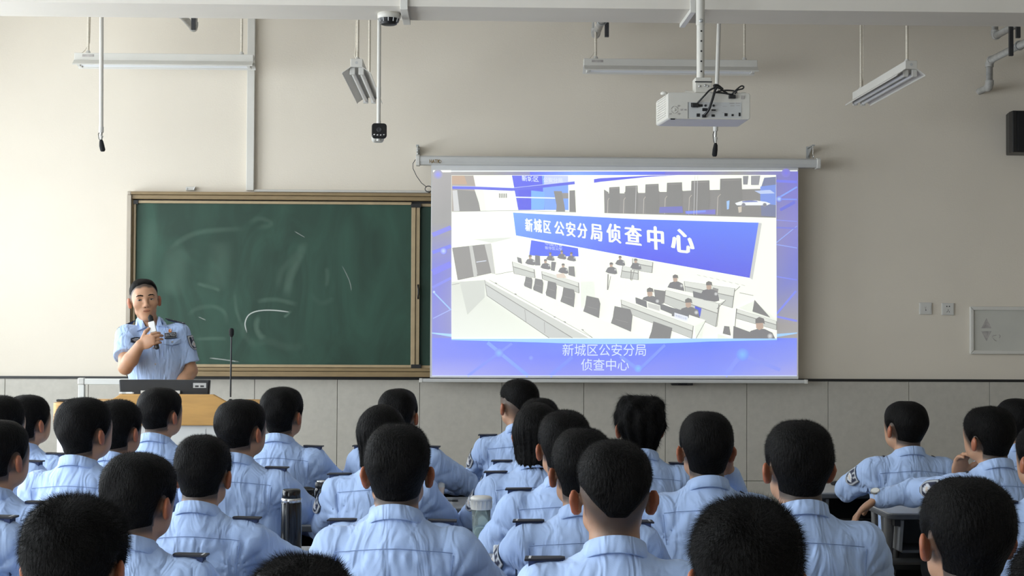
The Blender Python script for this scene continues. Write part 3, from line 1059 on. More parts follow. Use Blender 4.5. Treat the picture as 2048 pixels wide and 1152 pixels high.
SL((130, 128, 126), zl(1525, 580), zl(1640, 665), .8)
# trim the picture's lower edge again
SP((160, 205, 250), [(903, 677.5), (1553, 677), (1553, 680), (1400, 683.5), (1230, 686), (1060, 684.5), (903, 680)])
slide = link('projected_slide', MB().add(SV, SF).mesh('projected_slide'), 'slide_light')
_a = slide.data.color_attributes.new('Col', 'FLOAT_COLOR', 'POINT')
_a.data.foreach_set('color', np.array([(*c_, 1) for c_ in SCOL], dtype=np.float32).reshape(-1))
spart(slide)
slide['label'] = 'projected slide of a control room under a blue banner'

# ------------------------------------------------------------------ things hung from the ceiling


def keep(o, root):
    """parent a part that was built in world coordinates"""
    o.parent = root
    o.matrix_parent_inverse = root.matrix_world.inverted() if root.matrix_world != Matrix() else (Matrix.Translation(root.location) @ Matrix.Rotation(root.rotation_euler.z, 4, 'Z')).inverted()
    return o


def lamp(loc, rz, L, label, sticker=False):
    """twin tube fluorescent batten; loc = centre of the trough's underside; local x along the tubes"""
    r = tag(empty('fluorescent_light', loc, rz), label, 'light', 'fluorescent lights')
    h = L / 2
    MB().box((-h, -.036, .012), (h, .036, .062)).build('housing', 'white_paint', r, bevel=.003)
    rf = MB()
    for s in (-1, 1):
        P = [(s * .030, .014), (s * .030, .017), (s * .084, -.020), (s * .086, -.028), (s * .083, -.028), (s * .081, -.021)]
        if s < 0:
            P = P[::-1]
        rf.prism_x(P, -h, h)
    rf.build('reflector', 'white_paint', r)
    for y in (-.026, .026):
        MB().tube([(-h + .03, y, -.012), (h - .03, y, -.012)], .0135, 12).build('tube', 'tube_glass', r)
        for s in (-1, 1):
            q = MB().box((s * (h - .032) - .012, y - .016, -.03), (s * (h - .032) + .012, y + .016, .014)).build('tube_holder', 'white_plastic', r, bevel=.004)
    for s in (-1, 1):
        MB().tube([(s * h * .86, 0, .06), (s * h * .86, 0, ZC - loc[2])], .0085, 8).build('hanging_rod', 'rod_cream', r)
        MB().lathe([(.016, .058), (.016, .075), (.009, .085)], (s * h * .86, 0, 0), 10).build('rod_nut', 'white_plastic', r)
    MB().tube([(-h * .84, .012, ZC - loc[2]), (-h * .845, .013, .35), (-h * .85, .012, .14), (-h * .9, .016, .09), (-h * .94, .0, .06)], .003, 6).build('supply_cable', 'rod_cream', r)
    if sticker:
        MB().box((-h * .86 - .03, -.0375, .035), (-h * .86 + .05, -.0355, .052)).build('rating_sticker', 'mark_grey', r)
    for s in (-1, 1):
        MB().lathe([(.009, 0), (.009, .002)], (s * (h + .001), 0, .038), 10, axis='x').build('knockout', 'pale_grey', r)
    return r


a, b = at(151, 118, 10.4), at(508, 124, 10.4)
lamp(((a.x + b.x) / 2, 10.4, (a.z + b.z) / 2 - .02), 0, b.x - a.x, 'fluorescent batten hanging parallel to the wall, left of the white trunking', True)
a, b = at(1167, 130, 10.4), at(1513, 134, 10.4)
lamp(((a.x + b.x) / 2, 10.4, (a.z + b.z) / 2 - .02), 0, b.x - a.x, 'fluorescent batten parallel to the wall, crossing behind the projector pole', True)
p = at(713, 138, 8.9)
lamp((p.x, 8.9 + .61, p.z), math.pi / 2, 1.22, 'fluorescent light seen end on, beside the hanging security camera')
p = at(1826, 142, 8.75)
lamp((p.x - .01, 8.75 + .61, p.z), -math.pi / 2, 1.22, 'fluorescent light seen end on, hanging at the far right')

# hanging microphones
for px0, px1, ytop, yj, ym0, ym1, lab in ((203, 202.5, 30, 258, 283, 303, 'hanging ceiling microphone on a white pole at the left'),
                                          (1438, 1431, 45, 255, 290, 313, 'hanging ceiling microphone on a white pole behind the projector')):
    Y = 9.0
    p0, p1 = at(px0, ytop, Y), at(px1, yj, Y)
    r = tag(empty('hanging_microphone', (p1.x, Y, p1.z)), lab, 'microphone', 'hanging microphones')
    zt0 = ZC - p1.z
    sl = (p0.x - p1.x) / (p0.z - p1.z)
    MB().tube([(zt0 * sl, 0, zt0), (0, 0, 0)], .0125, 12).build('pole', 'white_paint', r)
    MB().lathe([(.015, .012), (.015, -.018), (.0135, -.022)], (0, 0, 0), 12).build('collar', 'white_plastic', r)
    d = (at(px1, ym0, Y) - p1).z
    MB().tube([(0, 0, -.02), (-.002, 0, d * .55), (-.001, 0, d * .62)], .010, 10).build('lower_tube', 'steel', r)
    MB().lathe([(.011, d * .55), (.013, d * .6), (.009, d * .75), (.006, d * .95)], (0, 0, 0), 10).build('swivel', 'white_plastic', r)
    MB().tube([(-.008, -.004, -.02), (-.016, -.004, d * .4), (-.012, -.004, d * .8), (0, 0, d)], .0022, 6).build('cable', 'dark_steel', r)
    e = at(px1 + (3 if px1 < 500 else -2), ym1, Y) - p1
    MB().tube([(0, 0, d + .012), (0.001, 0, d), (e.x * .4, 0, d + (e.z - d) * .4), (e.x, 0, e.z + .008), (e.x * 1.05, 0, e.z)], [.007, .012, .0155, .0155, .010], 12).build('foam_head', 'soft_black', r)

# smoke detector under the beam
p = at(778, 37, 8.2)
r = tag(empty('smoke_detector', (p.x, 8.19, BZ)), 'round white and black detector on the underside of the beam', 'smoke detector')
MB().lathe([(.060, 0), (.063, -.004), (.063, -.026), (.058, -.030)], (0, 0, 0), 28).build('base', 'projector_white', r)
MB().lathe([(.056, -.030), (.050, -.048), (.044, -.052), (.044, -.060), (.036, -.064), (0.0001, -.066)], (0, 0, 0), 28).build('sensor_dome', 'black_plastic', r)
for k in range(12):
    a_ = 2 * math.pi * k / 12
    MB().tube([(.057 * math.cos(a_), .057 * math.sin(a_), -.028), (.051 * math.cos(a_), .051 * math.sin(a_), -.05)], .003, 6).build('rib', 'pale_grey', r)

# flat ducts wrapped around the beam
for px, w_, lab in ((808, .040, 'white cable duct folded under the beam beside the smoke detector'), (1385, .030, 'pale cable duct folded under the beam behind the projector pole')):
    x = at(px, 25, BY0).x
    mb = MB().box((x - w_ / 2, BY0 - .022, BZ - .022), (x + w_ / 2, BY0, ZC))
    mb.box((x - w_ / 2, BY0, BZ - .022), (x + w_ / 2, BY1 + .02, BZ))
    tag(mb.build('cable_duct', 'white_paint', bevel=.002), lab, 'cable duct')

# security camera on its drop pole
Y = 8.6
p = at(758, 263, Y)
r = tag(empty('security_camera', (p.x, Y, p.z)), 'white bullet security camera with black face on a drop pole', 'security camera')
pt = at(757, 180, Y) - p
MB().tube([(pt.x, .03, ZC - p.z), (pt.x, .03, .055)], .011, 12).build('drop_pole', 'white_paint', r)
MB().tube([(pt.x, .03, .20), (pt.x, .03, .26)], .0125, 12).build('pole_joint', 'white_plastic', r)
MB().tube([(pt.x, .03, .065), (pt.x * .5, .04, .035)], .013, 10).build('bracket', 'white_plastic', r)
cb = empty('camera_body', (0, 0, 0))
cb.parent = r
cb.rotation_euler = (math.radians(-2), 0, math.radians(6))
MB().prism(rrect(-.036, -.04, .036, .036, .02), -.03, .17).build('body', 'white_plastic', cb, bevel=.006)
fc = MB().prism(rrect(-.043, -.045, .043, .042, .018), -.038, -.02).build('face', 'black_gloss', cb, bevel=.004)
MB().lathe([(.015, 0), (.016, .006), (.012, .008), (.006, .005)], (0, -.036, .004), 18, axis='y').build('lens', 'dark_steel', cb)
for k in range(4):
    MB().lathe([(.0055, 0), (.0055, .003), (.002, .0045)], (-.027 + .018 * k, -.037, -.027 + .002 * abs(k - 1.5)), 10, axis='y').build('lamp', 'steel', cb)
MB().lathe([(.013, 0), (.013, .01), (.008, .016)], (0, .02, -.052), 12).build('mount_screw', 'white_plastic', cb)

# ------------------------------------------------------------------ projector
Y = 7.7
c = at(1418, 212, Y)
pj = tag(empty('projector', (c.x, Y, c.z)), 'white ceiling projector with port panel and black cables', 'projector')
sc_ = Y / FPX
hw, hh, dp = 83.5 * sc_, 27 * sc_, .30
# body: rear face towards the viewer, tapering to the front on its left side
V, F = [], []
n = len(rrect(-hw, -hh, hw, hh, .012, 3))
for y_, xl, xr, zb_, zt in ((0, -hw, hw, -hh, hh), (dp * .93, -hw - .026, hw - .004, -hh + .0, hh - .004), (dp, -hw - .012, hw - .03, -hh + .012, hh - .02)):
    V += [(x, y_, z) for x, z in rrect(xl, zb_, xr, zt, .012, 3)]
F.append(tuple(range(n)))
for i in range(2):
    for k in range(n):
        F.append((i * n + k, (i + 1) * n + k, (i + 1) * n + (k + 1) % n, i * n + (k + 1) % n))
F.append(tuple(range(3 * n - 1, 2 * n - 1, -1)))
MB().add(V, F).build('body', 'projector_white', pj, bevel=.004)


def zp(x, y):   # enlarged view of the projector -> local x,z
    w = at(1280 + x / 3.389, y / 3.389, Y) - c
    return w.x, w.z


def plate(name, m, x0, y0, x1, y1, d0, d1, parent=pj, bevel=0):
    q0, q1 = zp(x0, y0), zp(x1, y1)
    return MB().box((q0[0], -d1, q1[1]), (q1[0], d0, q0[1])).build(name, m, parent, bevel=bevel)


pp = plate('port_panel', 'pale_grey', 327, 692, 688, 802, .0, .0015)
plate('panel_gap', 'dark_steel', 325, 692, 328, 802, .0, .002)
for q in ((345, 697, 390, 726), (397, 707, 424, 724), (383, 770, 405, 792), (422, 733, 456, 754), (484, 776, 506, 792), (572, 768, 592, 788), (620, 774, 634, 788), (668, 764, 680, 788), (207, 803, 236, 812)):
    plate('port', 'black_plastic', *q, .0, .004)
plate('vga_port', 'steel', 476, 739, 520, 756, .0, .005)
plate('vga_socket', 'dark_steel', 484, 742, 512, 753, .0, .007)
for x, y in ((442, 716), (497, 716)):
    q = zp(x, y)
    MB().lathe([(.006, 0), (.006, .006), (.003, .006)], (q[0], -.0, q[1]), 12, axis='y').build('jack', 'dark_steel', pj)
for q in ((605, 698, 640, 704), (648, 698, 680, 703), (612, 715, 640, 720), (652, 714, 676, 718), (560, 720, 590, 723), (556, 764, 582, 767), (478, 764, 510, 766), (255, 712, 270, 722), (196, 766, 212, 776), (255, 765, 270, 776), (274, 738, 288, 750), (300, 738, 314, 748)):
    plate('print_mark', 'mark_grey', *q, .0, .0018)
q = zp(234, 744)
for k in range(4):
    a_ = k * math.pi / 2 + math.pi / 4
    MB().tube([(q[0] + .018 * math.cos(a_ + s_), -.001, q[1] + .018 * math.sin(a_ + s_)) for s_ in (-.6, -.3, 0, .3, .6)], .0012, 5).build('print_mark', 'mark_grey', pj)
MB().lathe([(.007, 0), (.007, .002), (.005, .003)], (q[0], 0, q[1]), 14, axis='y').build('button', 'projector_white', pj)
plate('corner_latch', 'mark_grey', 686, 648, 706, 672, .02, .004)
# vents along the left flank
for k in range(9):
    z = -hh + .022 + k * .0125
    xq = lambda y_, e: -hw - .028 * y_ / (dp * .93) - e
    MB().add([(xq(.05, .003), .05, z), (xq(.24, .003), .24, z), (xq(.24, .003), .24, z + .005), (xq(.05, .003), .05, z + .005), (xq(.05, -.004), .05, z), (xq(.24, -.004), .24, z), (xq(.24, -.004), .24, z + .005), (xq(.05, -.004), .05, z + .005)],
             [(0, 1, 2, 3), (4, 7, 6, 5), (0, 4, 5, 1), (3, 2, 6, 7), (0, 3, 7, 4), (1, 5, 6, 2)]).build('vent_slat', 'white_paint', pj)
# mount
q0, q1 = zp(358, 518), zp(492, 620)
MB().box((q0[0] + .018, .03, q1[1] - .002), (q1[0], .13, q0[1])).build('mount_box', 'projector_white', pj, bevel=.003)
MB().box((q0[0] + .016, .026, q0[1] - .026), (q1[0] + .002, .03, q0[1] - .020)).build('mount_slot', 'dark_steel', pj)
for x, y in ((410, 578), (465, 578), (447, 572)):
    q = zp(x, y)
    MB().lathe([(.006, 0), (.006, .005), (.003, .007)], (q[0], .03, q[1]), 8, axis='y').build('bolt', 'steel', pj)
for x in (172, 712):
    q = zp(x, 640)
    MB().lathe([(.018, -.006), (.02, .004), (.012, .010)], (q[0], .05, hh), 12).build('top_knob', 'projector_white', pj)
for xa, ya, xb, yb in ((240, 628, 420, 612), (420, 612, 700, 628), (330, 600, 470, 630)):
    qa, qb = zp(xa, ya), zp(xb, yb)
    MB().tube([(qa[0], .12, max(qa[1], hh + .008)), (qb[0], .08, max(qb[1], hh + .008))], .008, 8).build('mount_arm', 'projector_white', pj)
q0, q1 = zp(398, 0), zp(452, 515)
xc = (q0[0] + q1[0]) / 2
zq = zp(425, 150)[1]
MB().tube([(xc, .08, ZC - c.z), (xc, .08, zq)], .023, 20).build('outer_pole', 'projector_white', pj)
MB().tube([(xc + .001, .08, zq + .02), (xc + .001, .08, q1[1])], .0205, 20).build('inner_pole', 'projector_white', pj)
for y in (195, 263, 332, 401, 470):
    q = zp(427, y)
    MB().lathe([(.0048, 0), (.0048, .0012)], (xc + .002, .0598, q[1]), 12, axis='y').build('pole_hole', 'black_plastic', pj)
q = zp(427, 125)
MB().lathe([(.010, 0), (.010, .004), (.005, .007)], (xc, .058, q[1]), 12, axis='y').build('pole_bolt', 'galvanised', pj)


def pcable(pts, rad):
    P = [Vector((*zp(x, y), d)) for x, y, d in pts]
    P = [Vector((v.x, -v.z, v.y)) for v in P]
    fine = []
    for i in range(len(P) - 1):
        p0, p1, p2, p3 = P[max(i - 1, 0)], P[i], P[i + 1], P[min(i + 2, len(P) - 1)]
        for k in range(6):
            t_ = k / 6
            fine.append(0.5 * ((2 * p1) + (p2 - p0) * t_ + (2 * p0 - 5 * p1 + 4 * p2 - p3) * t_ * t_ + (3 * p1 - p0 - 3 * p2 + p3) * t_ ** 3))
    fine.append(P[-1])
    MB().tube(fine, rad, 8).build('cable', 'black_plastic', pj)


pcable(((388, 700, .012), (430, 655, .035), (470, 615, .03), (520, 600, .03), (560, 620, .02), (590, 632, .0)), .0048)
pcable(((432, 784, .012), (458, 752, .035), (480, 690, .04), (500, 625, .035), (510, 600, .03), (495, 588, .03), (520, 582, .02), (560, 605, .0)), .0066)
pcable(((500, 625, .0), (560, 630, .0), (620, 640, .0), (660, 630, -.02), (640, 612, -.02), (560, 610, -.02), (500, 630, -.02)), .0045)
pcable(((620, 640, .01), (645, 615, .02), (680, 588, .02), (698, 592, .02), (690, 606, .02), (655, 616, .02), (640, 640, .015)), .004)
MB().box((zp(600, 0)[0], -.02, zp(0, 664)[1]), (zp(646, 0)[0], .02, zp(0, 640)[1])).build('plug', 'black_plastic', pj, bevel=.003)
MB().box((zp(350, 0)[0], -.016, zp(0, 726)[1]), (zp(396, 0)[0], .0, zp(0, 698)[1])).build('plug', 'black_plastic', pj, bevel=.003)
MB().box((zp(420, 0)[0], -.018, zp(0, 794)[1]), (zp(446, 0)[0], .0, zp(0, 774)[1])).build('plug', 'black_plastic', pj, bevel=.003)
# lens at the front
MB().lathe([(.045, 0), (.045, -.03), (.038, -.034), (.03, -.02)], (-.05, dp - .004, .0), 24, axis='y').build('lens', 'black_gloss', pj)

# ------------------------------------------------------------------ heating / sprinkler pipes near the ceiling


def pipe(label, pts, r_, strut=None, rings=()):
    e = tag(empty('ceiling_pipe', pts[0]), label, 'pipe', 'pipes under the ceiling')
    o = Vector(pts[0])
    L = [Vector(p) - o for p in pts]
    MB().tube(L, r_, 12).build('pipe', 'pipe_paint', e)
    for i in range(1, len(L) - 1):
        d0 = (L[i - 1] - L[i]).normalized()
        d1 = (L[i + 1] - L[i]).normalized()
        MB().tube([L[i] + d0 * .045, L[i] + d0 * .02, L[i] + (d0 + d1) * .012, L[i] + d1 * .02, L[i] + d1 * .045], r_ * 1.22, 12).build('elbow', 'pipe_paint', e)
    if strut:
        for x, y, z0, z1 in strut:
            MB().box((x - .014 - o.x, y - .012 - o.y, z0 - o.z), (x + .014 - o.x, y + .012 - o.y, z1 - o.z)).build('strut', 'dark_steel', e, bevel=.002)
            # clamp ring round the pipe at the strut
            for i in range(len(L) - 1):
                ya, yb = L[i].y + o.y, L[i + 1].y + o.y
                if min(ya, yb) < y < max(ya, yb):
                    u_ = (y - ya) / (yb - ya)
                    cpt = L[i].lerp(L[i + 1], u_)
                    MB().tube([(cpt.x + r_ * 1.25 * math.cos(k * math.pi / 6), cpt.y - .014, cpt.z + r_ * 1.25 * math.sin(k * math.pi / 6)) for k in range(13)], .005, 6, caps=False).build('clamp', 'galvanised', e)
    return e


q = at(388, 57, 10.5)
s = at(381, 50, 10.0)
pipe('grey pipe with an elbow behind the beam, above the left light', [(q.x, q.y, ZC), q, (q.x, 8.45, q.z + .0)], .024, [(s.x + .02, 10.0, at(380, 60, 10.0).z, ZC)])
q = at(1191, 70, 10.6)
s = at(1210, 60, 10.1)
pipe('grey pipe with an elbow behind the beam, above the projection screen', [(q.x, q.y, ZC), q, (q.x, 8.45, q.z)], .026, [(s.x + .012, 10.1, at(1210, 74, 10.1).z, ZC)])
q = at(1990, 73, 10.6)
s1 = at(2036, 60, 9.9)
pipe('upper grey pipe at the top right corner', [(q.x, q.y, ZC), q, (q.x, 8.45, q.z)], .024, [(s1.x + .0, 9.9, at(2036, 76, 9.9).z, ZC)])
q = at(1983, 120, 10.75)
q2 = at(1982, 172, 10.75)
s2 = at(2022, 100, 10.2)
pipe('lower grey pipe turning into the wall at the top right', [(q2.x, YW, q2.z), (q2.x, 10.78, q2.z), (q2.x, 10.78, q.z), (q.x, 8.45, q.z)], .025, [(s2.x + .0, 10.2, at(2022, 112, 10.2).z, ZC)])

# ------------------------------------------------------------------ wall fittings on the right
for x0, lab, holes in ((1838, 'white switch plate with one scuffed rocker, left of the socket', 0), (1882.5, 'white five hole socket plate beside the framed panel', 1)):
    a, b = at(x0, 605 if not holes else 606, YW), at(x0 + 25, 629 if not holes else 630.5, YW)
    r = tag(empty('socket_plate' if holes else 'switch_plate', (a.x, YW, b.z)), lab, 'socket' if holes else 'switch')
    w_, h_ = b.x - a.x, a.z - b.z
    MB().box((0, -.012, 0), (w_, 0, h_)).build('plate', 'white_plastic', r, bevel=.003)
    MB().box((.008, -.0145, .008), (w_ - .008, -.012, h_ - .008)).build('inner_panel', 'white_plastic', r, bevel=.001)
    if holes:
        for u, v in ((.40, .72), (.60, .72)):
            MB().box((w_ * u - .004, -.0152, h_ * v - .004), (w_ * u + .004, -.0145, h_ * v + .004)).build('hole', 'black_plastic', r)
        for u, v, an in ((.5, .42, 0), (.42, .28, .5), (.58, .28, -.5)):
            dx, dz = math.sin(an) * .005, math.cos(an) * .005
            MB().tube([(w_ * u - dx, -.0148, h_ * v - dz), (w_ * u + dx, -.0148, h_ * v + dz)], .0018, 6).build('slot', 'black_plastic', r)
    else:
        MB().add([(w_ * .40, -.0148, h_ * .72), (w_ * .46, -.0148, h_ * .38), (w_ * .54, -.0148, h_ * .38), (w_ * .5, -.0148, h_ * .5), (w_ * .56, -.0148, h_ * .72), (w_ * .48, -.0148, h_ * .55)], [(0, 1, 2, 3, 4, 5)]).build('scuff_mark', 'mark_grey', r)
        MB().lathe([(.004, 0), (.004, .001)], (w_ * .5, -.0145, h_ * .36), 10, axis='y').build('keyhole', 'dark_steel', r)

a, b = at(1938, 613, YW), at(2140, 709, YW)
r = tag(empty('distribution_panel', (a.x, YW, b.z)), 'framed pale panel with two grey triangles at the right edge', 'panel')
w_, h_ = b.x - a.x, a.z - b.z
fw = .028
mb = MB()
for P in ([(0, 0), (w_, 0), (w_ - fw, fw), (fw, fw)], [(w_, 0), (w_, h_), (w_ - fw, h_ - fw), (w_ - fw, fw)], [(w_, h_), (0, h_), (fw, h_ - fw), (w_ - fw, h_ - fw)], [(0, h_), (0, 0), (fw, fw), (fw, h_ - fw)]):
    MB().prism(P, -.03, 0).build('frame_bar', 'white_paint', r, bevel=.006)
MB().box((fw, -.016, fw), (w_ - fw, 0, h_ - fw)).build('door', 'panel_grey', r)


def zq_(x, y):
    w = at(1800 + x / 6.399, 560 + y / 6.399, YW)
    return w.x - a.x, w.z - b.z


for tri in (((1030, 618), (1162, 618), (1097, 488)), ((1030, 655), (1162, 655), (1097, 785))):
    P = [zq_(*t_) for t_ in tri]
    MB().add([(x, -.0165, z) for x, z in P], [(0, 1, 2)]).build('triangle_mark', 'mark_grey', r)
for st in (((1168, 735), (1180, 710), (1225, 705)), ((1180, 745), (1200, 770), (1225, 782)), ((1258, 700), (1272, 715), (1262, 742))):
    MB().tube([(x, -.0166, z) for x, z in [zq_(*t_) for t_ in st]], .0025, 5).build('scratch_mark', 'mark_grey', r)

a, b = at(2022, 222, YW - .2), at(2095, 306, YW - .2)
r = tag(empty('loudspeaker', ((a.x + b.x) / 2, YW, b.z)), 'black loudspeaker box on the wall at the right edge', 'loudspeaker')
w_, h_ = (b.x - a.x) / 2, a.z - b.z
MB().prism_z([(-w_ * .8, -.02), (w_ * .8, -.02), (w_, -.16), (w_, -.23), (-w_, -.23), (-w_, -.16)][::-1], 0, h_).build('cabinet', 'black_plastic', r, bevel=.006)
MB().box((-w_ + .035, -.24, .008), (w_ - .01, -.23, h_ - .008)).build('grille', 'soft_black', r, bevel=.004)
MB().box((-.05, -.03, h_ * .35), (.05, 0, h_ * .65)).build('wall_bracket', 'dark_steel', r)

# ------------------------------------------------------------------ lectern and what stands on it
YL = 7.5
k_ = YL / FPX


def lz(py):
    return at(330, py, YL).z


def lx(px):
    return at(px, 800, YL).x


x0, x1, xa, xb = lx(95), lx(526), lx(203), lx(455)
lec = tag(empty('lectern', ((x0 + x1) / 2, YL + .25, 0)), 'white multimedia lectern with light wood upper band', 'lectern')
ox, oy = lec.location.x, lec.location.y


def lpart(mb, name, m, bevel=0.0, parent=lec):
    o = mb.build(name, m, None, bevel=bevel)
    o.parent = parent
    o.matrix_parent_inverse = Matrix.Translation(lec.location).inverted()
    return o


zt, zw, zb_ = lz(789), lz(808), lz(851)
P = [(lx(188), zb_), (lx(470), zb_), (lx(470), lz(813)), (lx(426), zt), (lx(240), zt), (lx(188), lz(820))]
lpart(MB().prism(P, YL, YL + .04), 'front_board', 'lectern_wood', .004)
# wings with rounded outer ends
for s, xo, xi in ((-1, x0, lx(200)), (1, x1, lx(460))):
    poly = []
    rad = .10
    n = 8
    for k in range(n + 1):
        a_ = math.pi / 2 * k / n
        poly.append((xo - s * rad * (1 - math.sin(a_)) * -1 if False else xo + (-s) * rad * (1 - math.sin(math.pi / 2 - a_)), YL + .02 + rad * (1 - math.sin(a_))))
    poly = [(xo, YL + .5)] + poly + [(xi, YL + .02), (xi, YL + .5)]
    if s > 0:
        poly = poly[::-1]
    poly = poly if sum((poly[i][0] * poly[(i + 1) % len(poly)][1] - poly[(i + 1) % len(poly)][0] * poly[i][1]) for i in range(len(poly))) > 0 else poly[::-1]
    lpart(MB().prism_z(poly, zb_, zw), 'wood_wing', 'lectern_wood', .004)
    body = [(ox_ - (-s) * -.0 + (-s) * .0, y_) for ox_, y_ in poly]
    lpart(MB().prism_z([(q_[0] + (-s) * .02 if abs(q_[0] - xo) < .12 else q_[0], max(q_[1], YL + .035)) for q_ in body], .06, zb_ - .001), 'side_cabinet', 'lectern_white', .004)
xi0, xi1 = lx(200), lx(460)
lpart(MB().box((xi0 + .002, YL + .045, .06), (xi1 - .002, YL + .5, zb_ - .07)), 'main_cabinet', 'lectern_white', .004)
lpart(MB().box((xi0 + .003, YL + .041, zb_ - .069), (xi1 - .003, YL + .5, zb_ - .045)), 'shelf', 'lectern_wood')
lpart(MB().box((xi0 + .002, YL + .022, .06), (xi1 - .002, YL + .040, zb_)), 'front_fascia', 'lectern_white')
for xx in (lx(250), lx(330), lx(410)):
    lpart(MB().box((xx - .002, YL + .020, .10), (xx + .002, YL + .023, zb_ - .02)), 'panel_joint', 'pale_grey')
lpart(MB().box((x0 + .05, YL + .08, 0), (x1 - .05, YL + .46, .062)), 'plinth', 'dark_steel')

# monitor standing on the lectern shelf, its back to the class
mz = zb_ - .045
ma, mb2 = at(240, 759, YL + .2), at(421, 789, YL + .2)
mon = tag(empty('computer_monitor', ((ma.x + mb2.x) / 2, YL + .22, mz)), 'black computer monitor seen from behind on the lectern', 'monitor')
mw = (mb2.x - ma.x) / 2
mt = ma.z - mz
zm = mz
MB().box((-.11, -.07, .0), (.11, .09, .012)).build('foot', 'black_plastic', mon, bevel=.004)
MB().box((-.03, -.002, .012), (.03, .03, mt * .5)).build('neck', 'black_plastic', mon, bevel=.004)
MB().prism([(-mw * .93, .03), (mw * .93, .03), (mw, mt), (-mw, mt)], -.045, -.005).build('case', 'black_plastic', mon, bevel=.006)
MB().box((-mw * .35, -.062, .05), (mw * .35, -.045, mt * .72)).build('back_bulge', 'black_plastic', mon, bevel=.006)
q0, q1 = at(386, 766, YL + .17), at(412, 776, YL + .17)
st = MB().box((q0.x - mon.location.x, -.0462, q1.z - mz), (q1.x - mon.location.x, -.045, q0.z - mz)).build('sticker', 'pale_grey', mon)
for u in (.15, .55):
    w_ = q1.x - q0.x
    MB().box((q0.x - mon.location.x + w_ * u, -.0466, q1.z - mz + .004), (q0.x - mon.location.x + w_ * (u + .28), -.0462, q1.z - mz + .013)).build('sticker_print', 'dark_steel', mon)
q0, q1 = at(344, 781, YL + .17), at(360, 787, YL + .17)
MB().box((-mw * .5, -.064, q1.z - mz), (mw * .36, -.0621, q0.z - mz)).build('maker_badge', 'white_plastic', mon)

# gooseneck microphone
gp = at(461, 800, YL + .12)
g = tag(empty('gooseneck_microphone', (gp.x, YL + .12, zw)), 'thin black gooseneck microphone rising from the lectern', 'microphone')
gt = at(461.5, 656, YL + .12).z - zw
MB().lathe([(.022, 0), (.022, .006), (.010, .014), (.006, .02)], (0, 0, 0), 20).build('base', 'black_plastic', g)
MB().tube([(0, 0, .03), (0, 0, gt * .3), (.001, 0, gt * .6), (.002, -.002, gt - .04)], .0042, 8).build('neck', 'black_plastic', g)
MB().lathe([(.006, gt - .045), (.012, gt - .035), (.013, gt - .012), (.009, gt - .002), (.0001, gt)], (.002, -.002, 0), 14).build('capsule', 'soft_black', g)

# remote and chalk sticks on the lectern
rp = at(126, 807, YL + .2)
rm = tag(empty('remote_control', (rp.x, YL + .2, zw)), 'small black remote lying on the left lectern wing', 'remote')
MB().box((-.03, -.02, 0), (.03, .02, .012)).build('case', 'black_plastic', rm, bevel=.004)
MB().box((-.018, -.008, .012), (-.006, .004, .0145)).build('button', 'pale_grey', rm, bevel=.001)
for px, l_, lab in ((221, .035, 'short white chalk stick on the lectern top edge'), (230, .05, 'longer pale chalk stick on the lectern top edge, nearer the monitor')):
    q = at(px, 788, YL + .02)
    zz = zt if px > 240 else None
    ck = tag(empty('chalk_stick', (q.x + .06, YL + .02, zt)), lab, 'chalk')
    MB().tube([(-l_ / 2, 0, .0055), (l_ / 2, 0, .0055)], .0055, 8).build('stick', 'paper_white', ck)
    MB().tube([(l_ / 2, 0, .0055), (l_ / 2 + .008, 0, .0055)], [.0055, .003], 8).build('worn_tip', 'paper_white', ck)

# white tubular frame standing behind the lectern
YF = 9.2
fa, fb = at(158, 757, YF), at(335, 770, YF)
fr = tag(empty('metal_frame', ((fa.x + fb.x) / 2, YF, 0)), 'white metal rack frame standing by the wall behind the lectern', 'frame')
hw_ = (fb.x - fa.x) / 2
zf = fa.z
for s in (-1, 1):
    MB().box((s * (hw_ - .018) - .018, -.018, 0), (s * (hw_ - .018) + .018, .018, zf - .036)).build('post', 'lectern_white', fr, bevel=.004)
    MB().box((s * (hw_ - .016) - .02, -.021, zf - .036), (s * (hw_ - .016) + .02, .021, zf + .004)).build('corner_joint', 'white_plastic', fr, bevel=.006)
MB().box((-hw_ + .036, -.017, zf - .036), (hw_ - .036, .017, zf)).build('top_bar', 'lectern_white', fr, bevel=.004)
MB().box((-hw_ + .036, -.017, .15), (hw_ - .036, .017, .186)).build('lower_bar', 'white_paint', fr, bevel=.004)
for s in (-1, 1):
    MB().box((s * (hw_ - .018) - .02, -.25, 0), (s * (hw_ - .018) + .02, .25, .03)).build('foot', 'white_paint', fr, bevel=.004)

# ------------------------------------------------------------------ people: signed distance fields meshed with surface nets


def smin(a, b, k):
    if k <= 0:
        return np.minimum(a, b)
    h_ = np.clip(.5 + .5 * (b - a) / k, 0, 1)
    return b + (a - b) * h_ - k * h_ * (1 - h_)


def sstep(a, b, x):
    t_ = np.clip((x - a) / (b - a), 0, 1)
    return t_ * t_ * (3 - 2 * t_)


def rotm(yaw=0., pitch=0., roll=0.):
    """pitch > 0 looks down, yaw > 0 turns to the left, roll > 0 tilts to the right"""
    return np.array(Matrix.Rotation(yaw, 3, 'Z') @ Matrix.Rotation(-pitch, 3, 'X') @ Matrix.Rotation(roll, 3, 'Y'))


class Ell:
    def __init__(s, c, r, R=None, k=.02, sub=False):
        s.c, s.r, s.R, s.k, s.sub = np.array(c, float), np.array(r, float), R, k, sub
        e = np.full(3, s.r.max()) if R is not None else s.r
        s.lo, s.hi = s.c - e, s.c + e

    def d(s, p):
        q = p - s.c
        if s.R is not None:
            q = q @ s.R
        k0 = np.linalg.norm(q / s.r, axis=-1)
        k1 = np.linalg.norm(q / (s.r * s.r), axis=-1) + 1e-9
        return k0 * (k0 - 1) / k1


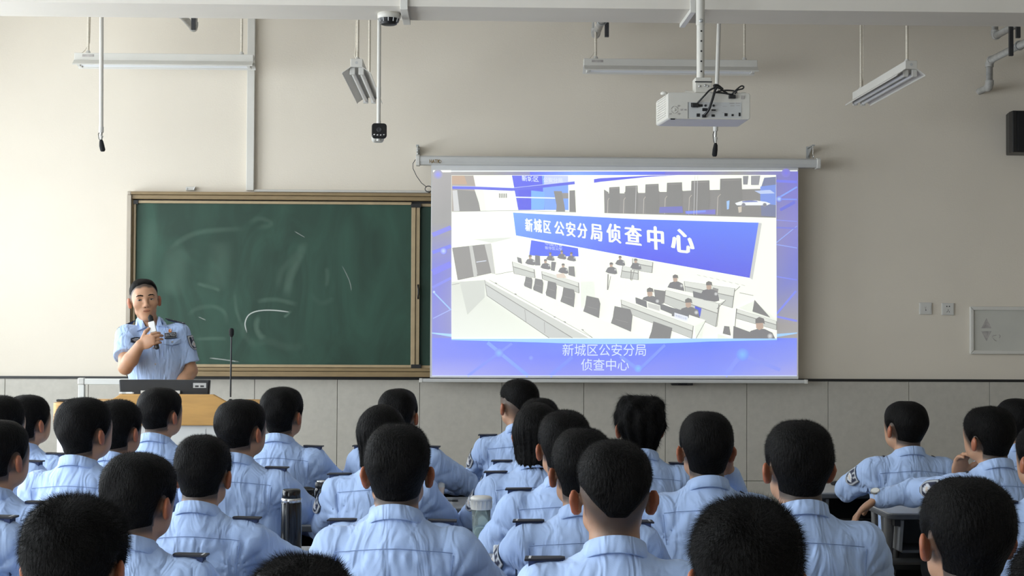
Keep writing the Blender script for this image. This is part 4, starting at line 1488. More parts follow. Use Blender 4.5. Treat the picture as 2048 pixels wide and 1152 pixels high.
class Cap:
    def __init__(s, a, b, r0, r1, k=.02, sub=False, fl=None):
        s.a, s.b, s.r0, s.r1, s.k, s.sub = np.array(a, float), np.array(b, float), r0, r1, k, sub
        m = max(r0, r1)
        s.lo, s.hi = np.minimum(s.a, s.b) - m, np.maximum(s.a, s.b) + m

    def d(s, p):
        ba = s.b - s.a
        pa = p - s.a
        t_ = np.clip((pa @ ba) / max(ba @ ba, 1e-9), 0, 1)
        return np.linalg.norm(pa - t_[..., None] * ba, axis=-1) - (s.r0 + (s.r1 - s.r0) * t_)


def xform(prims, R, c):
    """move primitives given in a local frame (x' = R x + c)"""
    out = []
    for q in prims:
        if isinstance(q, Ell):
            out.append(Ell(R @ q.c + c, q.r, R if q.R is None else R @ q.R, q.k, q.sub))
        else:
            out.append(Cap(R @ q.a + c, R @ q.b + c, q.r0, q.r1, q.k, q.sub))
    return out


def evalp(prims, p):
    D = np.full(p.shape[:-1], 10.0)
    for q in prims:
        d = q.d(p)
        D = -smin(-D, d, q.k) if q.sub else smin(D, d, q.k)
    return D


_C8 = [(i, j, k) for i in (0, 1) for j in (0, 1) for k in (0, 1)]
_E12 = [(a, b) for a in range(8) for b in range(a + 1, 8) if sum(abs(_C8[a][m] - _C8[b][m]) for m in range(3)) == 1]


def snet(F, org, h):
    S = F < 0
    sl = [tuple(slice(o, n - 1 + o) for o, n in zip(c, F.shape)) for c in _C8]
    cnt = sum(S[s].astype(np.int8) for s in sl)
    act = (cnt > 0) & (cnt < 8)
    idx = np.argwhere(act)
    vals = np.stack([F[s][act] for s in sl], 1)
    pos = np.zeros((len(idx), 3))
    num = np.zeros(len(idx))
    C = np.array(_C8, float)
    for a, b in _E12:
        va, vb = vals[:, a], vals[:, b]
        m = (va < 0) != (vb < 0)
        t_ = np.where(m, va / np.where(m, va - vb, 1), 0)
        pos += np.where(m[:, None], C[a] + t_[:, None] * (C[b] - C[a]), 0)
        num += m
    V = (idx + pos / num[:, None]) * h + org
    vid = np.full(act.shape, -1, dtype=np.int64)
    vid[act] = np.arange(len(idx))
    quads = []
    for ax in range(3):
        A = np.moveaxis(S, ax, 0)
        Vd = np.moveaxis(vid, ax, 0)
        # keep cyclic order of the remaining axes
        if ax == 1:
            A = np.swapaxes(A, 1, 2)
            Vd = np.swapaxes(Vd, 1, 2)
        d = A[:-1, 1:-1, 1:-1] != A[1:, 1:-1, 1:-1]
        e = np.argwhere(d)
        i, j, k = e[:, 0], e[:, 1] + 1, e[:, 2] + 1
        q = np.stack([Vd[i, j - 1, k - 1], Vd[i, j, k - 1], Vd[i, j, k], Vd[i, j - 1, k]], 1)
        flip = ~A[i, j, k]
        q[flip] = q[flip][:, ::-1]
        quads.append(q)
    Qd = np.concatenate(quads)
    Qd = Qd[(Qd >= 0).all(1)]
    return V, Qd


def sdf_mesh(prims, h, post=None, lo=None, hi=None):
    pos = [q for q in prims if not q.sub]
    if lo is None:
        lo = np.min([q.lo for q in pos], 0) - 3 * h
        hi = np.max([q.hi for q in pos], 0) + 3 * h
    n = np.ceil((hi - lo) / h).astype(int) + 1
    ax = [lo[i] + h * np.arange(n[i]) for i in range(3)]
    F = np.full(n, 10.0)
    for q in prims:
        pad = q.k * 1.2 + 2.5 * h
        i0 = np.maximum(np.floor((q.lo - pad - lo) / h).astype(int), 0)
        i1 = np.minimum(np.ceil((q.hi + pad - lo) / h).astype(int) + 1, n)
        if (i1 <= i0).any():
            continue
        s = tuple(slice(a, b) for a, b in zip(i0, i1))
        P = np.stack(np.meshgrid(*[ax[m][i0[m]:i1[m]] for m in range(3)], indexing='ij'), -1)
        d = q.d(P)
        F[s] = -smin(-F[s], d, q.k) if q.sub else smin(F[s], d, q.k)
    if post is not None:
        near = np.abs(F) < .05
        P = np.stack(np.meshgrid(*ax, indexing='ij'), -1)[near]
        F[near] = post(P, F[near])
    return snet(F, lo, h)


def relax(V, Qd, it=1, f=.5):
    for _ in range(it):
        acc = np.zeros_like(V)
        cnt = np.zeros(len(V))
        for a, b in ((0, 1), (1, 2), (2, 3), (3, 0)):
            np.add.at(acc, Qd[:, a], V[Qd[:, b]])
            np.add.at(cnt, Qd[:, a], 1)
            np.add.at(acc, Qd[:, b], V[Qd[:, a]])
            np.add.at(cnt, Qd[:, b], 1)
        V = V + f * (acc / np.maximum(cnt, 1)[:, None] - V)
    return V


def cluster(V, Qd, mask, cell):
    """coarsen the masked (covered) part of a mesh by vertex clustering"""
    ids = np.empty(len(V), dtype=np.int64)
    g = np.floor(V[mask] / cell).astype(np.int64)
    _, inv = np.unique(g, axis=0, return_inverse=True)
    inv = inv.reshape(-1)
    nm = inv.max() + 1 if len(inv) else 0
    ids[mask] = inv
    ids[~mask] = nm + np.arange((~mask).sum())
    n = nm + (~mask).sum()
    cnt = np.bincount(ids, minlength=n)
    NV = np.stack([np.bincount(ids, V[:, i], n) / cnt for i in range(3)], 1)
    q = ids[Qd]
    e = [q[:, i] == q[:, (i + 1) % 4] for i in range(4)]
    dg = (q[:, 0] == q[:, 2]) | (q[:, 1] == q[:, 3])
    ne = sum(x.astype(int) for x in e)
    quads = q[(ne == 0) & ~dg]
    tris = [q[(ne == 1) & ~dg & e[i]][:, [j for j in range(4) if j != i]] for i in range(4)]
    tris = np.concatenate(tris)
    return NV, [p for p in (quads, tris) if len(p)]


# head in its own frame: origin between the ears, +y = face, +z = up; hair top at about z = .120
def head_prims(face=False, ear=1.0):
    P = [Ell((0, -.014, .022), (.0735, .096, .088), k=0),
         Ell((0, -.045, .012), (.066, .062, .070), k=.02),
         Ell((0, .036, .010), (.058, .055, .075), k=.03),
         Ell((0, .044, -.052), (.049, .046, .046), k=.035),
         Cap((-.040, .022, -.062), (.040, .022, -.062), .020, .020, k=.03)]
    for s in (-1, 1):
        R = np.array(Matrix.Rotation(s * .50, 3, 'Z') @ Matrix.Rotation(-.15, 3, 'X'))
        P.append(Ell((s * .0848 * ear, -.010, -.008), (.0075, .0170, .0215), R, k=.005))
        P.append(Ell((s * .0820 * ear, -.005, -.031), (.0068, .0105, .0125), R, k=.009))
        P.append(Ell((s * .098 * ear, .002, -.010), (.0105, .0110, .018), R, k=.004, sub=True))
        P.append(Cap((s * .078, .002, -.036), (s * .080, -.002, -.010), .009, .010, k=.008))
    if face:
        P[3] = Ell((0, .042, -.062), (.044, .046, .046), k=.035)
        P[4] = Cap((-.034, .024, -.066), (.034, .024, -.066), .017, .017, k=.03)
        FP = [Cap((0, .088, .018), (0, .104, -.014), .0075, .0095, k=.014),      # nose ridge and tip
              Ell((0, .104, -.018), (.0125, .010, .0085), k=.008),
              Ell((-.0125, .097, -.021), (.0075, .0085, .0065), k=.006),
              Ell((.0125, .097, -.021), (.0075, .0085, .0065), k=.006),
              Cap((-.034, .080, .030), (.034, .080, .030), .012, .012, k=.016),   # brow ridge
              Ell((-.042, .062, -.012), (.020, .018, .018), k=.03),               # cheekbones
              Ell((.042, .062, -.012), (.020, .018, .018), k=.03),
              Ell((-.0315, .094, .014), (.014, .010, .0075), k=.010, sub=True),    # eye sockets
              Ell((.0315, .094, .014), (.014, .010, .0075), k=.010, sub=True),
              Ell((-.0315, .079, .0115), (.0135, .0115, .0100), k=.004),          # eyeballs under lids
              Ell((.0315, .079, .0115), (.0135, .0115, .0100), k=.004),
              Ell((0, .078, -.046), (.024, .014, .014), k=.022),                  # mouth area
              Cap((-.016, .0865, -.0430), (.016, .0865, -.0430), .0038, .0038, k=.006),
              Cap((-.012, .0865, -.0500), (.012, .0865, -.0500), .0048, .0048, k=.006),
              Ell((0, .070, -.084), (.022, .018, .016), k=.032)]                  # chin
        for q in FP:
            if isinstance(q, Ell):
                q.__init__((q.c[0], q.c[1], q.c[2] * 1.05 - .011), q.r, q.R, q.k, q.sub)
            else:
                q.__init__((q.a[0], q.a[1], q.a[2] * 1.05 - .011), (q.b[0], q.b[1], q.b[2] * 1.05 - .011), q.r0, q.r1, q.k, q.sub)
        P += FP
    return P


def hair_limit(p, style):
    """> 0 inside the haired part of the scalp (head frame)"""
    x, y, z = p[:, 0], p[:, 1], p[:, 2]
    ax_ = np.abs(x)
    nape = {'crew': -.082, 'fade': -.050, 'fuzzy': -.086, 'messy': -.098, 'neat': -.074, 'low': -.086}.get(style, -.08)
    back = z - (nape + .10 * np.clip(y + .05, 0, .1) + .25 * np.clip(ax_ - .025, 0, .1))
    if style == 'fade':
        back = z - (-.062 + 1.25 * np.clip(ax_ - .020, 0, .09) + .35 * np.clip(y + .04, 0, .12))
    if style == 'lect':
        back = z - (-.050 + .6 * np.clip(ax_ - .02, 0, .1))
    front = (.040 + .60 * (z + .01)) - y
    if style == 'lect':
        front = np.maximum(z - .066, (.024 + .5 * z) - y)
    top_front = .095 - y - .02
    ear = np.sqrt(((ax_ - .080) / .03) ** 2 + ((y + .006) / .0175) ** 2 + ((z + .018) / .031) ** 2) * .020 - .020
    side = z + .062 - 1.2 * (y + .030) * (y < -.03) * 0 + np.where(ax_ > .045, 0, .05)      # ends behind the ears
    lim = np.minimum(np.minimum(back, front * .8), ear)
    return np.minimum(np.minimum(lim, top_front), np.where(y > -.02, z + .035, 9))


STYLE = {  # side thickness, top width a, height c, blade length, blade width, blades, lift
    'crew': (.0035, .0825, .0975, .0105, .00055, 16000, .40),
    'neat': (.0030, .0805, .0945, .0065, .00055, 11000, .26),
    'lect': (.0012, .0745, .0900, .0050, .0007, 7000, .30),
    'low': (.0045, .0830, .0990, .0100, .00055, 14000, .30),
    'fade': (.0012, .0800, .0975, .0100, .00055, 18000, .36),
    'fuzzy': (.0070, .0850, .0985, .0190, .0006, 24000, .40),
    'messy': (.0100, .0920, .1000, .0300, .0009, 11000, .14),
}
HAIR = {}


def hair_mesh(style, seed, h=.0045):
    key = (style, seed)
    if key in HAIR:
        return HAIR[key]
    rng = np.random.default_rng(seed)
    ph = rng.uniform(0, 6.28, 12)
    if style == 'bob':
        prims = [Ell((0, -.016, .026), (.086, .106, .094), k=0),
                 Cap((0, -.040, .02), (0, -.052, -.085), .074, .066, k=.03),
                 Cap((-.050, -.01, .0), (-.054, -.012, -.075), .034, .026, k=.03),
                 Cap((.050, -.01, .0), (.054, -.012, -.075), .034, .026, k=.03)]

        def post(P, F):
            x, y, z = P.T
            an = np.arctan2(x, -(y + .02))
            F = F + .0022 * np.sin(an * 26 + ph[0] + 4 * z) * sstep(.06, -.03, z) + .0012 * np.sin(an * 47 + ph[1])
            bottom = -.112 + .008 * np.sin(an * 9 + ph[2]) + .005 * np.sin(an * 21 + ph[3]) - z
            face = y - (.030 + .62 * np.clip(z, -.02, .2))
            inner = -(np.sqrt((x / .064) ** 2 + ((y - .03) / .075) ** 2) * .064 - .058)
            F = np.maximum(F, bottom)
            F = np.maximum(F, face)
            return np.where(z < -.03, np.maximum(F, inner), F)
        L_, Wd, NB, lift = .030, .0008, 9000, .03
    elif style == 'tied':
        prims = [Ell((0, -.016, .026), (.081, .104, .092), k=0), Ell((0, -.04, -.02), (.068, .066, .06), k=.03)]
        post = lambda P, F: np.maximum(F, -hair_limit(P, 'messy'))
        L_, Wd, NB, lift = .02, .0014, 3000, .05
    else:
        s0, sa, sc, L_, Wd, NB, lift = STYLE[style]
        prims = [q for q in head_prims()[:3]] + [Cap((0, -.022, -.055), (0, -.038, -.155), .053, .056, k=.025)]

        def post(P, F):
            x, y, z = P.T
            zz = z - .022
            tap = 1 - .30 * np.clip(-zz / .10, 0, 1) ** 1.4
            pw = 2.55
            q_ = ((np.abs(x) / (sa * tap)) ** pw + (np.abs(y + .016) / (.101 * tap)) ** pw + (np.abs(zz) / sc) ** pw) ** (1 / pw)
            sup = (q_ - 1) * .085
            lump = np.sin(x * 70 + ph[0]) * np.sin(y * 62 + ph[1]) * np.sin(z * 66 + ph[2])
            amp = {'messy': .007, 'fuzzy': .0035}.get(style, .0014)
            F = np.minimum(F - s0, np.where(z > -.07, sup, 9))
            if style == 'messy':
                an = np.arctan2(x, -(y + .02))
                F = F - .005 * np.sin(an * 13 + ph[4] + 10 * z) * sstep(.10, .0, z) - .006 * np.sin(x * 45 + ph[5]) * sstep(.07, .11, z)
            F = F - amp * lump * sstep(-.06, .04, z)
            lim = hair_limit(P, style)
            F = F + (.016 if style == 'fade' else .009) * (1 - sstep(0, .030 if style == 'fade' else .020, lim))
            return np.maximum(F, -lim * .9)
    lo = np.array((-.125, -.15, -.15))
    hi = np.array((.125, .125, .155))
    V, Qd = sdf_mesh(prims, h, post, lo, hi)
    V = relax(V, Qd, 1, .4)
    # blades
    A, B, C, D = (V[Qd[:, i]] for i in range(4))
    nrm = np.cross(C - A, D - B)
    area = np.linalg.norm(nrm, axis=1)
    nrm /= area[:, None] + 1e-12
    cen = (A + B + C + D) / 4
    ok = ((cen - np.array((0, -.014, .015))) * nrm).sum(1) > 0.02
    w_ = area * ok
    pick = rng.choice(len(Qd), NB, p=w_ / w_.sum())
    u, v = rng.random((NB, 1)), rng.random((NB, 1))
    base = (A[pick] * (1 - u) + B[pick] * u) * (1 - v) + (D[pick] * (1 - u) + C[pick] * u) * v
    nn = nrm[pick]
    wh = np.array((.010 + .01 * rng.normal(), -.072, .085))      # crown whorl
    fl = base - wh
    if style in ('bob', 'messy'):
        fl = fl * .3 + np.array((0, 0, -.10)) * 1.0
    sw = np.cross(nn, fl) * .5
    fl = fl + sw
    fl -= nn * (fl * nn).sum(1, keepdims=True)
    fl /= np.linalg.norm(fl, axis=1, keepdims=True) + 1e-9
    topw = sstep(-.06, .06, base[:, 2])[:, None]
    dr = nn * lift * (.35 + topw) + fl * (1 - lift) + rng.normal(0, .18 if style != 'bob' else .05, (NB, 3))
    dr /= np.linalg.norm(dr, axis=1, keepdims=True)
    ln = L_ * (.25 + .75 * topw if style not in ('bob', 'messy') else 1.0) * rng.uniform(.55, 1.15, (NB, 1))
    side = np.cross(dr, nn + rng.normal(0, .3, (NB, 3)))
    side /= np.linalg.norm(side, axis=1, keepdims=True) + 1e-9
    b0 = base - nn * .001
    T1, T2, T3 = b0 - side * Wd * .5, b0 + side * Wd * .5, b0 + dr * ln
    BV = np.stack([T1, T2, T3], 1).reshape(-1, 3)
    BF = np.arange(len(BV)).reshape(-1, 3) + len(V)
    me = np_mesh('hair', np.concatenate([V, BV]), [Qd, BF], True)
    me.materials.append(M['hair'])
    HAIR[key] = me
    return me


SKIN = np.array((.43, .235, .140))


def skin_colors(V, R, c, style, tone=1.0, face=False):
    col = np.tile(SKIN * tone, (len(V), 1))
    p = (V - c) @ R
    inh = (p[:, 2] > -.14) & (np.linalg.norm(p, axis=1) < .2)
    lim = hair_limit(p, style if style in STYLE else 'messy')
    wd = .065 if style == 'fade' else (.007 if style == 'lect' else .018)
    st = sstep(-wd, .004, lim) ** (1.1 if style == 'fade' else 1) * inh
    st = np.where(np.abs(p[:, 0]) > .0785, 0, st)
    ear = inh & (np.abs(p[:, 0]) > .076) & (np.abs(p[:, 2] + .012) < .045) & (p[:, 1] < .03)
    col = np.where(ear[:, None], col * np.array((.80, .48, .38)), col)
    dark = np.array((.028, .022, .018))
    f = (st * (.88 if style == 'fade' else .92))[:, None]
    col = col * (1 - f) + dark * f
    if face:
        x, y, z = p.T
        z = (z + .011) / 1.05
        fr = y > .05
        ax_ = np.abs(x)
        lips = fr & (ax_ < .019) & (np.abs(z + .0466) < .0078 - 14 * x ** 2) & (y > .075)
        col[lips] = SKIN * tone * np.array((.85, .60, .55))
        ml = fr & (ax_ < .018) & (np.abs(z + .0466) < .0016) & (y > .07)
        col[ml] = (.10, .04, .03)
        nos = fr & (np.abs(ax_ - .007) < .004) & (np.abs(z + .0265) < .0022) & (y > .085)
        col[nos] = (.10, .045, .035)
    return col


def hand_prims(wrist, fdir, palm_n, side, curl=.5, s=1.0):
    """hand at wrist pointing along fdir; palm faces palm_n; side=+1 right hand"""
    f = Vector(fdir).normalized()
    n = Vector(palm_n)
    n = (n - f * n.dot(f)).normalized()
    t_ = f.cross(n) * side                     # towards the thumb side
    w = Vector(wrist)
    P = []
    R = np.array(Matrix((t_, n, f)).transposed())
    P.append(Ell(w + f * .045 * s, (.040 * s, .016 * s, .052 * s), R, k=.012))
    for i, (off, L) in enumerate(((.028, .072), (.010, .080), (-.009, .074), (-.026, .058))):
        b = w + f * (.085 - .004 * abs(i - 1)) * s + t_ * off * s
        d = f
        for j, fr in enumerate((.45, .32, .23)):
            ang = curl * (.55 + .35 * j)
            d = (d * math.cos(ang) + n * math.sin(ang)).normalized()
            e = b + d * L * fr * s
            P.append(Cap(b, e, (.0092 - .0008 * j) * s, (.0086 - .0009 * j) * s, k=.003))
            b = e
    b = w + f * .028 * s + t_ * .030 * s
    d = (f * .7 + t_ * .75 + n * .25).normalized()
    for j, L in enumerate((.038, .030)):
        e = b + d * L * s
        P.append(Cap(b, e, .0115 * s, .0100 * s, k=.006))
        b = e
        d = (d * .75 + f * .3 + n * .5 * curl).normalized()
    return P


def grid_mesh(name, rows, closed=False, smooth=True, cols=None):
    nr, nc = len(rows), len(rows[0])
    V = np.array(rows).reshape(-1, 3)
    F = []
    for i in range(nr - 1):
        for j in range(nc if closed else nc - 1):
            F.append((i * nc + j, i * nc + (j + 1) % nc, (i + 1) * nc + (j + 1) % nc, (i + 1) * nc + j))
    return np_mesh(name, V, [np.array(F)], smooth, cols)


def collar_mesh(T, cy=-.036, z=-.198, a=.063, b=.067, tilt=.48, opening=.0, gap=2.62):
    prof = ((-.002, -.045), (0, .0), (.0015, .0045), (.0045, .004), (.010, -.022), (.0125, -.034), (.0105, -.036), (.007, -.028))
    rows = []
    for r_, dz in prof:
        row = []
        for k in range(41):
            th = -gap + 2 * gap * k / 40
            fl = 1 + .35 * max(0, abs(th) - 1.9)          # points of the collar spread at the front
            dzz = dz * (1 + (.55 * max(0, abs(th) - 1.7) if dz < 0 else 0))
            x = (a + r_ * fl) * math.sin(th)
            y = -(b + r_ * fl) * math.cos(th)
            row.append((x, cy + y, T + z + dzz - (y + b) * tilt))
        rows.append(row)
    return grid_mesh('collar', rows)


def epaulette(parent, a, b, c_line, w0=.038, w1=.046, pips=0):
    """stiff shoulder board, flat on top from a (neck end) to b (outer end); c_line = cloth height below it; in the parent's frame"""
    a, b = Vector(a), Vector(b)
    d = (b - a)
    L = d.length
    d.normalize()
    y = Vector((0, 1, 0))
    y = (y - d * y.dot(d)).normalized()
    n = d.cross(y)
    if n.z < 0:
        n = -n
    P2 = [(0, -.25), (.12, -.5), (1, -.5), (1, .5), (.12, .5), (0, .25)]
    top_, bot_ = [], []
    for u, v in P2:
        w_ = w0 + (w1 - w0) * u
        top_.append(a + d * (u * L) + y * (v * w_) + n * .002)
        bot_.append(a + d * (u * L) + y * (v * w_) - n * .003)
    k = len(P2)
    o = MB().add(bot_ + top_, [tuple(range(k))[::-1], tuple(range(k, 2 * k))] + [(i, (i + 1) % k, (i + 1) % k + k, i + k) for i in range(k)]).build('epaulette', 'navy_cloth', parent, bevel=.001, seg=1)
    # folded cloth loop between the board and the sleeve head
    rows_t, rows_b = [], []
    for u, zc_ in c_line:
        for v in (-.44, .44):
            w_ = w0 + (w1 - w0) * u
            rows_t.append(a + d * (u * L) + y * (v * w_) - n * .002)
            bq = a + d * (u * L) + y * (v * w_ * .92)
            rows_b.append(Vector((bq.x, bq.y, min(zc_, bq.z - .004))))
    m_ = len(c_line)
    fs_ = [(0, 1, 2 * m_ + 1, 2 * m_), (2 * m_ - 2, 4 * m_ - 2, 4 * m_ - 1, 2 * m_ - 1)]
    for i in range(m_ - 1):
        t0_, t1_ = 2 * i, 2 * i + 2
        fs_ += [(t0_, t1_, t1_ + 1, t0_ + 1), (2 * m_ + t0_, 2 * m_ + t0_ + 1, 2 * m_ + t1_ + 1, 2 * m_ + t1_), (t0_, 2 * m_ + t0_, 2 * m_ + t1_, t1_), (t0_ + 1, t1_ + 1, 2 * m_ + t1_ + 1, 2 * m_ + t0_ + 1)]
    MB().add(rows_t + rows_b, fs_).build('strap_loop', 'loop_cloth', o)
    q = lambda u, v: a + d * (u * L) + y * (v * w1) + n * .0026
    for c_ in range(pips):
        u0 = .84 - .22 * c_
        if c_ == 0:
            MB().add([q(u0, -.42), q(u0 + .06, -.42), q(u0 + .06, .42), q(u0, .42)], [(0, 1, 2, 3)]).build('rank_bar', 'silver_thread', o)
        else:
            MB().add([q(u0 + .05 * math.cos(t_ * math.pi / 5) * (1 if t_ % 2 else .45), .25 * math.sin(t_ * math.pi / 5) * (1 if t_ % 2 else .45)) for t_ in range(10)], [tuple(range(10))]).build('rank_star', 'silver_thread', o)
    return o


def patch_mesh(A, B, r_, out, t0=.28, L=.085):
    """curved sleeve badge lying on the outside of an arm from A to B with cloth radius r_"""
    A, B, out = Vector(A), Vector(B), Vector(out)
    d = (B - A).normalized()
    out = (out - d * out.dot(d)).normalized()
    s = d.cross(out)
    rows, cols = [], []
    NU, NV = 15, 13
    for i in range(NU):
        u = i / (NU - 1)
        row = []
        hw_ = .62 * (1 - max(0, (u - .55) / .45) ** 2 * .75)
        for j in range(NV):
            v = j / (NV - 1) * 2 - 1
            an = v * hw_
            p = A + d * ((B - A).length * t0 + u * L) + (out * math.cos(an) + s * math.sin(an)) * (r_ + .0035)
            row.append(p)
            edge = max(abs(v), abs(u * 2 - 1))
            if edge > .86:
                c_ = (.010, .012, .03)
            elif edge > .76:
                c_ = (.55, .57, .60)
            elif u < .30:
                c_ = (.55, .57, .60) if (j % 3 == 1 and abs(v) < .65) else (.012, .016, .045)
            elif (v * v + ((u - .60) * 2.6) ** 2) < .30:
                c_ = (.60, .50, .42) if (v * v + ((u - .60) * 2.6) ** 2) < .06 else (.62, .64, .68)
            else:
                c_ = (.012, .016, .045)
            cols.append(c_)
        rows.append(row)
    return grid_mesh('sleeve_badge', rows, cols=np.array(cols))


# shared lower bodies (hips at local y = -.10, seat at z = .45)
_tp = [Ell((0, -.10, .535), (.165, .125, .095), k=0)]
for s in (-1, 1):
    _tp += [Cap((s * .085, -.08, .52), (s * .10, .30, .535), .083, .066, k=.04), Cap((s * .10, .30, .535), (s * .10, .31, .11), .064, .048, k=.03)]
V_, Q_ = sdf_mesh(_tp, .014)
TROUSERS = np_mesh('trousers', V_, [Q_])
TROUSERS.materials.append(M['trouser_cloth'])
SHOES = []
for s in (-1, 1):
    V_, Q_ = sdf_mesh([Cap((s * .10, .30, .05), (s * .11, .46, .035), .044, .036, k=0), Ell((s * .105, .37, .018), (.042, .13, .018), k=.01), Cap((s * .10, .305, .06), (s * .10, .305, .12), .045, .045, k=.02)], .010)
    V_[:, 2] = np.maximum(V_[:, 2], .001)
    me = np_mesh('shoe', V_, [Q_])
    me.materials.append(M['shoe_leather'])
    SHOES.append(me)


def student(px, py, s, label, style='crew', seed=1, yaw=None, pitch=.0, roll=.0, byaw=None, lean=.0, eL=None, eR=None, wL=None, wR=None,
            tone=1.0, wide=1.0, patches='', ear=1.0, hscale=1.0, handdir=None, group='seated students', shrug=.0, epa='LR', curl=None):
    Y = FPX / s
    top = at(px, py, Y)
    T = top.z
    X = top.x
    tx = 1.05
    look = -math.atan2(tx - X, YW - Y)
    if byaw is None:
        byaw = look * .35
    if yaw is None:
        yaw = look
    yaw = yaw - byaw                     # relative to the body
    rng = np.random.default_rng(seed * 7 + int(px) + 500)
    root = tag(empty('person', (X, Y, 0), byaw), label, 'person', group)
    near = s > 700
    # --- head transform
    R = rotm(yaw, pitch, roll)
    piv = np.array((0, -.035, -.085))
    c = np.array((0, 0, T - .120 * hscale)) + (piv - R @ piv) * .8
    hp_ = head_prims(ear=ear)
    if hscale != 1:
        for q in hp_:
            if isinstance(q, Ell):
                q.__init__(q.c * hscale, q.r * hscale, q.R, q.k, q.sub)
            else:
                q.__init__(q.a * hscale, q.b * hscale, q.r0 * hscale, q.r1 * hscale, q.k, q.sub)
    body = xform(hp_, R, c)
    nb = np.array((0, -.038 - lean * .2, T - .275))
    nt_ = R @ (np.array((0, -.022, -.055)) * hscale) + c
    body.append(Cap(nt_, nb, .053, .058, k=.025))
    body.append(Cap(nb, (0, -.04, T - .43), .058, .075, k=.03))
    sh = {}
    for sd, e, w in ((-1, eL, wL), (1, eR, wR)):
        S_ = np.array((sd * .158 * wide, -.025, T - .325 + shrug))
        e = np.array(e if e is not None else (sd * (.232 + .02 * rng.random()), .165, -.475), float)
        w = np.array(w if w is not None else (sd * .06, .33, -.455), float)
        E_ = np.array((e[0], e[1], T + e[2]))
        Wr = np.array((w[0], w[1], T + w[2]))
        sh[sd] = (S_, E_, Wr)
        body.append(Cap((0, -.035, T - .33), S_, .045, .040, k=.02))
        body.append(Cap(S_, E_, .036, .030, k=.01))
        body.append(Cap(E_, Wr, .030, .024, k=.01))
        hd = Wr - E_
        if handdir and sd in handdir:
            hd, pn = handdir[sd]
        else:
            pn = (-sd * .35, .1, -1)
        body += hand_prims(Wr, hd, pn, sd, (curl or {}).get(sd, .45))
    h = .0052 if near else .0062
    V, Qd = sdf_mesh(body, h)
    V = relax(V, Qd, 1, .35)
    hid = V[:, 2] < T - .285
    if handdir:
        for sd in handdir:
            hid &= np.linalg.norm(V - sh[sd][2], axis=1) > .22
    V, faces = cluster(V, Qd, hid, h * 4)
    Rc = R
    col = skin_colors((V - c) / hscale @ np.eye(3) + 0, Rc, np.zeros(3), style, tone)
    me = np_mesh('body', V, faces, True, col)
    bo = link('body', me, 'skin', root)
    # --- hair
    ho = link('hair', hair_mesh(style, seed % 3), None, root)
    ho.matrix_local = Matrix.Translation(Vector(c)) @ Matrix([list(r_) for r_ in R]).to_4x4() @ Matrix.Scale(hscale, 4)
    # --- shirt
    w_ = wide
    sp = [Ell((0, -.015, T - .435), (.160 * w_, .112, .175), k=0),
          Ell((0, -.058, T - .40), (.148 * w_, .088, .135), k=.05),
          Cap((-.135 * w_, -.030, T - .318 + shrug), (.135 * w_, -.030, T - .318 + shrug), .056, .056, k=.05),
          Cap((0, -.040, T - .248), (0, -.040, T - .33), .064, .098, k=.055),
          Ell((0, -.075, T - .60), (.150 * w_, .112, .18), k=.06),
          Ell((0, -.10, .60), (.158 * w_, .120, .115), k=.06)]
    for sd in (-1, 1):
        S_, E_, Wr = sh[sd]
        sp.append(Cap(S_, E_, .060, .052, k=.035))
        sp.append(Cap(E_, E_ + (Wr - E_) * .93, .051, .036, k=.012))
    ph = rng.uniform(0, 6.28, 10)

    def folds(P, F):
        x, y, z = P.T
        zz = z - T
        f_ = np.zeros(len(P))
        rg = lambda t_: .5 - np.abs(np.sin(t_)) ** .7        # crisp ridges, soft valleys
        low = sstep(-.33, -.50, zz)
        f_ += .0105 * low * rg(x * 17 + 5 * zz + ph[0] + 1.1 * np.sin(zz * 13 + ph[1]))
        f_ += .0080 * sstep(-.30, -.40, zz) * rg(np.abs(x + .02 * np.sin(ph[5])) * 20 + zz * 19 + ph[2] + 1.2 * np.sin(x * 19 + ph[3]))
        for sd in (-1, 1):      # folds radiating from the armpits and along the sleeves
            S_, E_, Wr = sh[sd]
            dd = P - (S_ + np.array((-sd * .02, -.02, -.07)))
            r2 = np.linalg.norm(dd, axis=1)
            an = np.arctan2(dd[:, 2], sd * dd[:, 0])
            f_ += .0120 * np.exp(-(r2 / .13) ** 2) * (1 - np.exp(-(r2 / .035) ** 2)) * rg(an * 4.5 + ph[4 + (sd > 0)])
            ax_ = (E_ - S_) / np.linalg.norm(E_ - S_)
            tt = (P - S_) @ ax_
            f_ += .0100 * np.exp(-((np.linalg.norm(P - E_, axis=1)) / .12) ** 2) * rg(tt * 55 + ph[6] + 14 * x + 10 * y)
            seam_r = np.abs(sd * x - (.150 * wide + .10 * np.clip(zz + .30, -.2, .05)))
            f_ += .0022 * np.exp(-(seam_r / .0045) ** 2) * (zz > -.40)
        f_ += .0036 * np.sin(x * 30 + ph[7]) * np.sin(zz * 38 + ph[8]) * sstep(-.24, -.30, zz)
        yk = -.290 - .15 * np.hypot(x, .05)               # yoke seam pressed in across the back
        inb = (y < -.03) * (np.abs(x) < .16)
        f_ += .0032 * inb * np.exp(-((zz - yk) / .0052) ** 2)
        f_ += .0036 * inb * np.exp(-((zz - yk + .018) / .016) ** 2) * np.sin(x * 170 + ph[9] + 2 * np.sin(x * 31))
        # neck opening
        F = F + f_
        return F
    V, Qd = sdf_mesh(sp, .0058 if near else .0075, folds)
    V = relax(V, Qd, 1, .25)
    seams = []
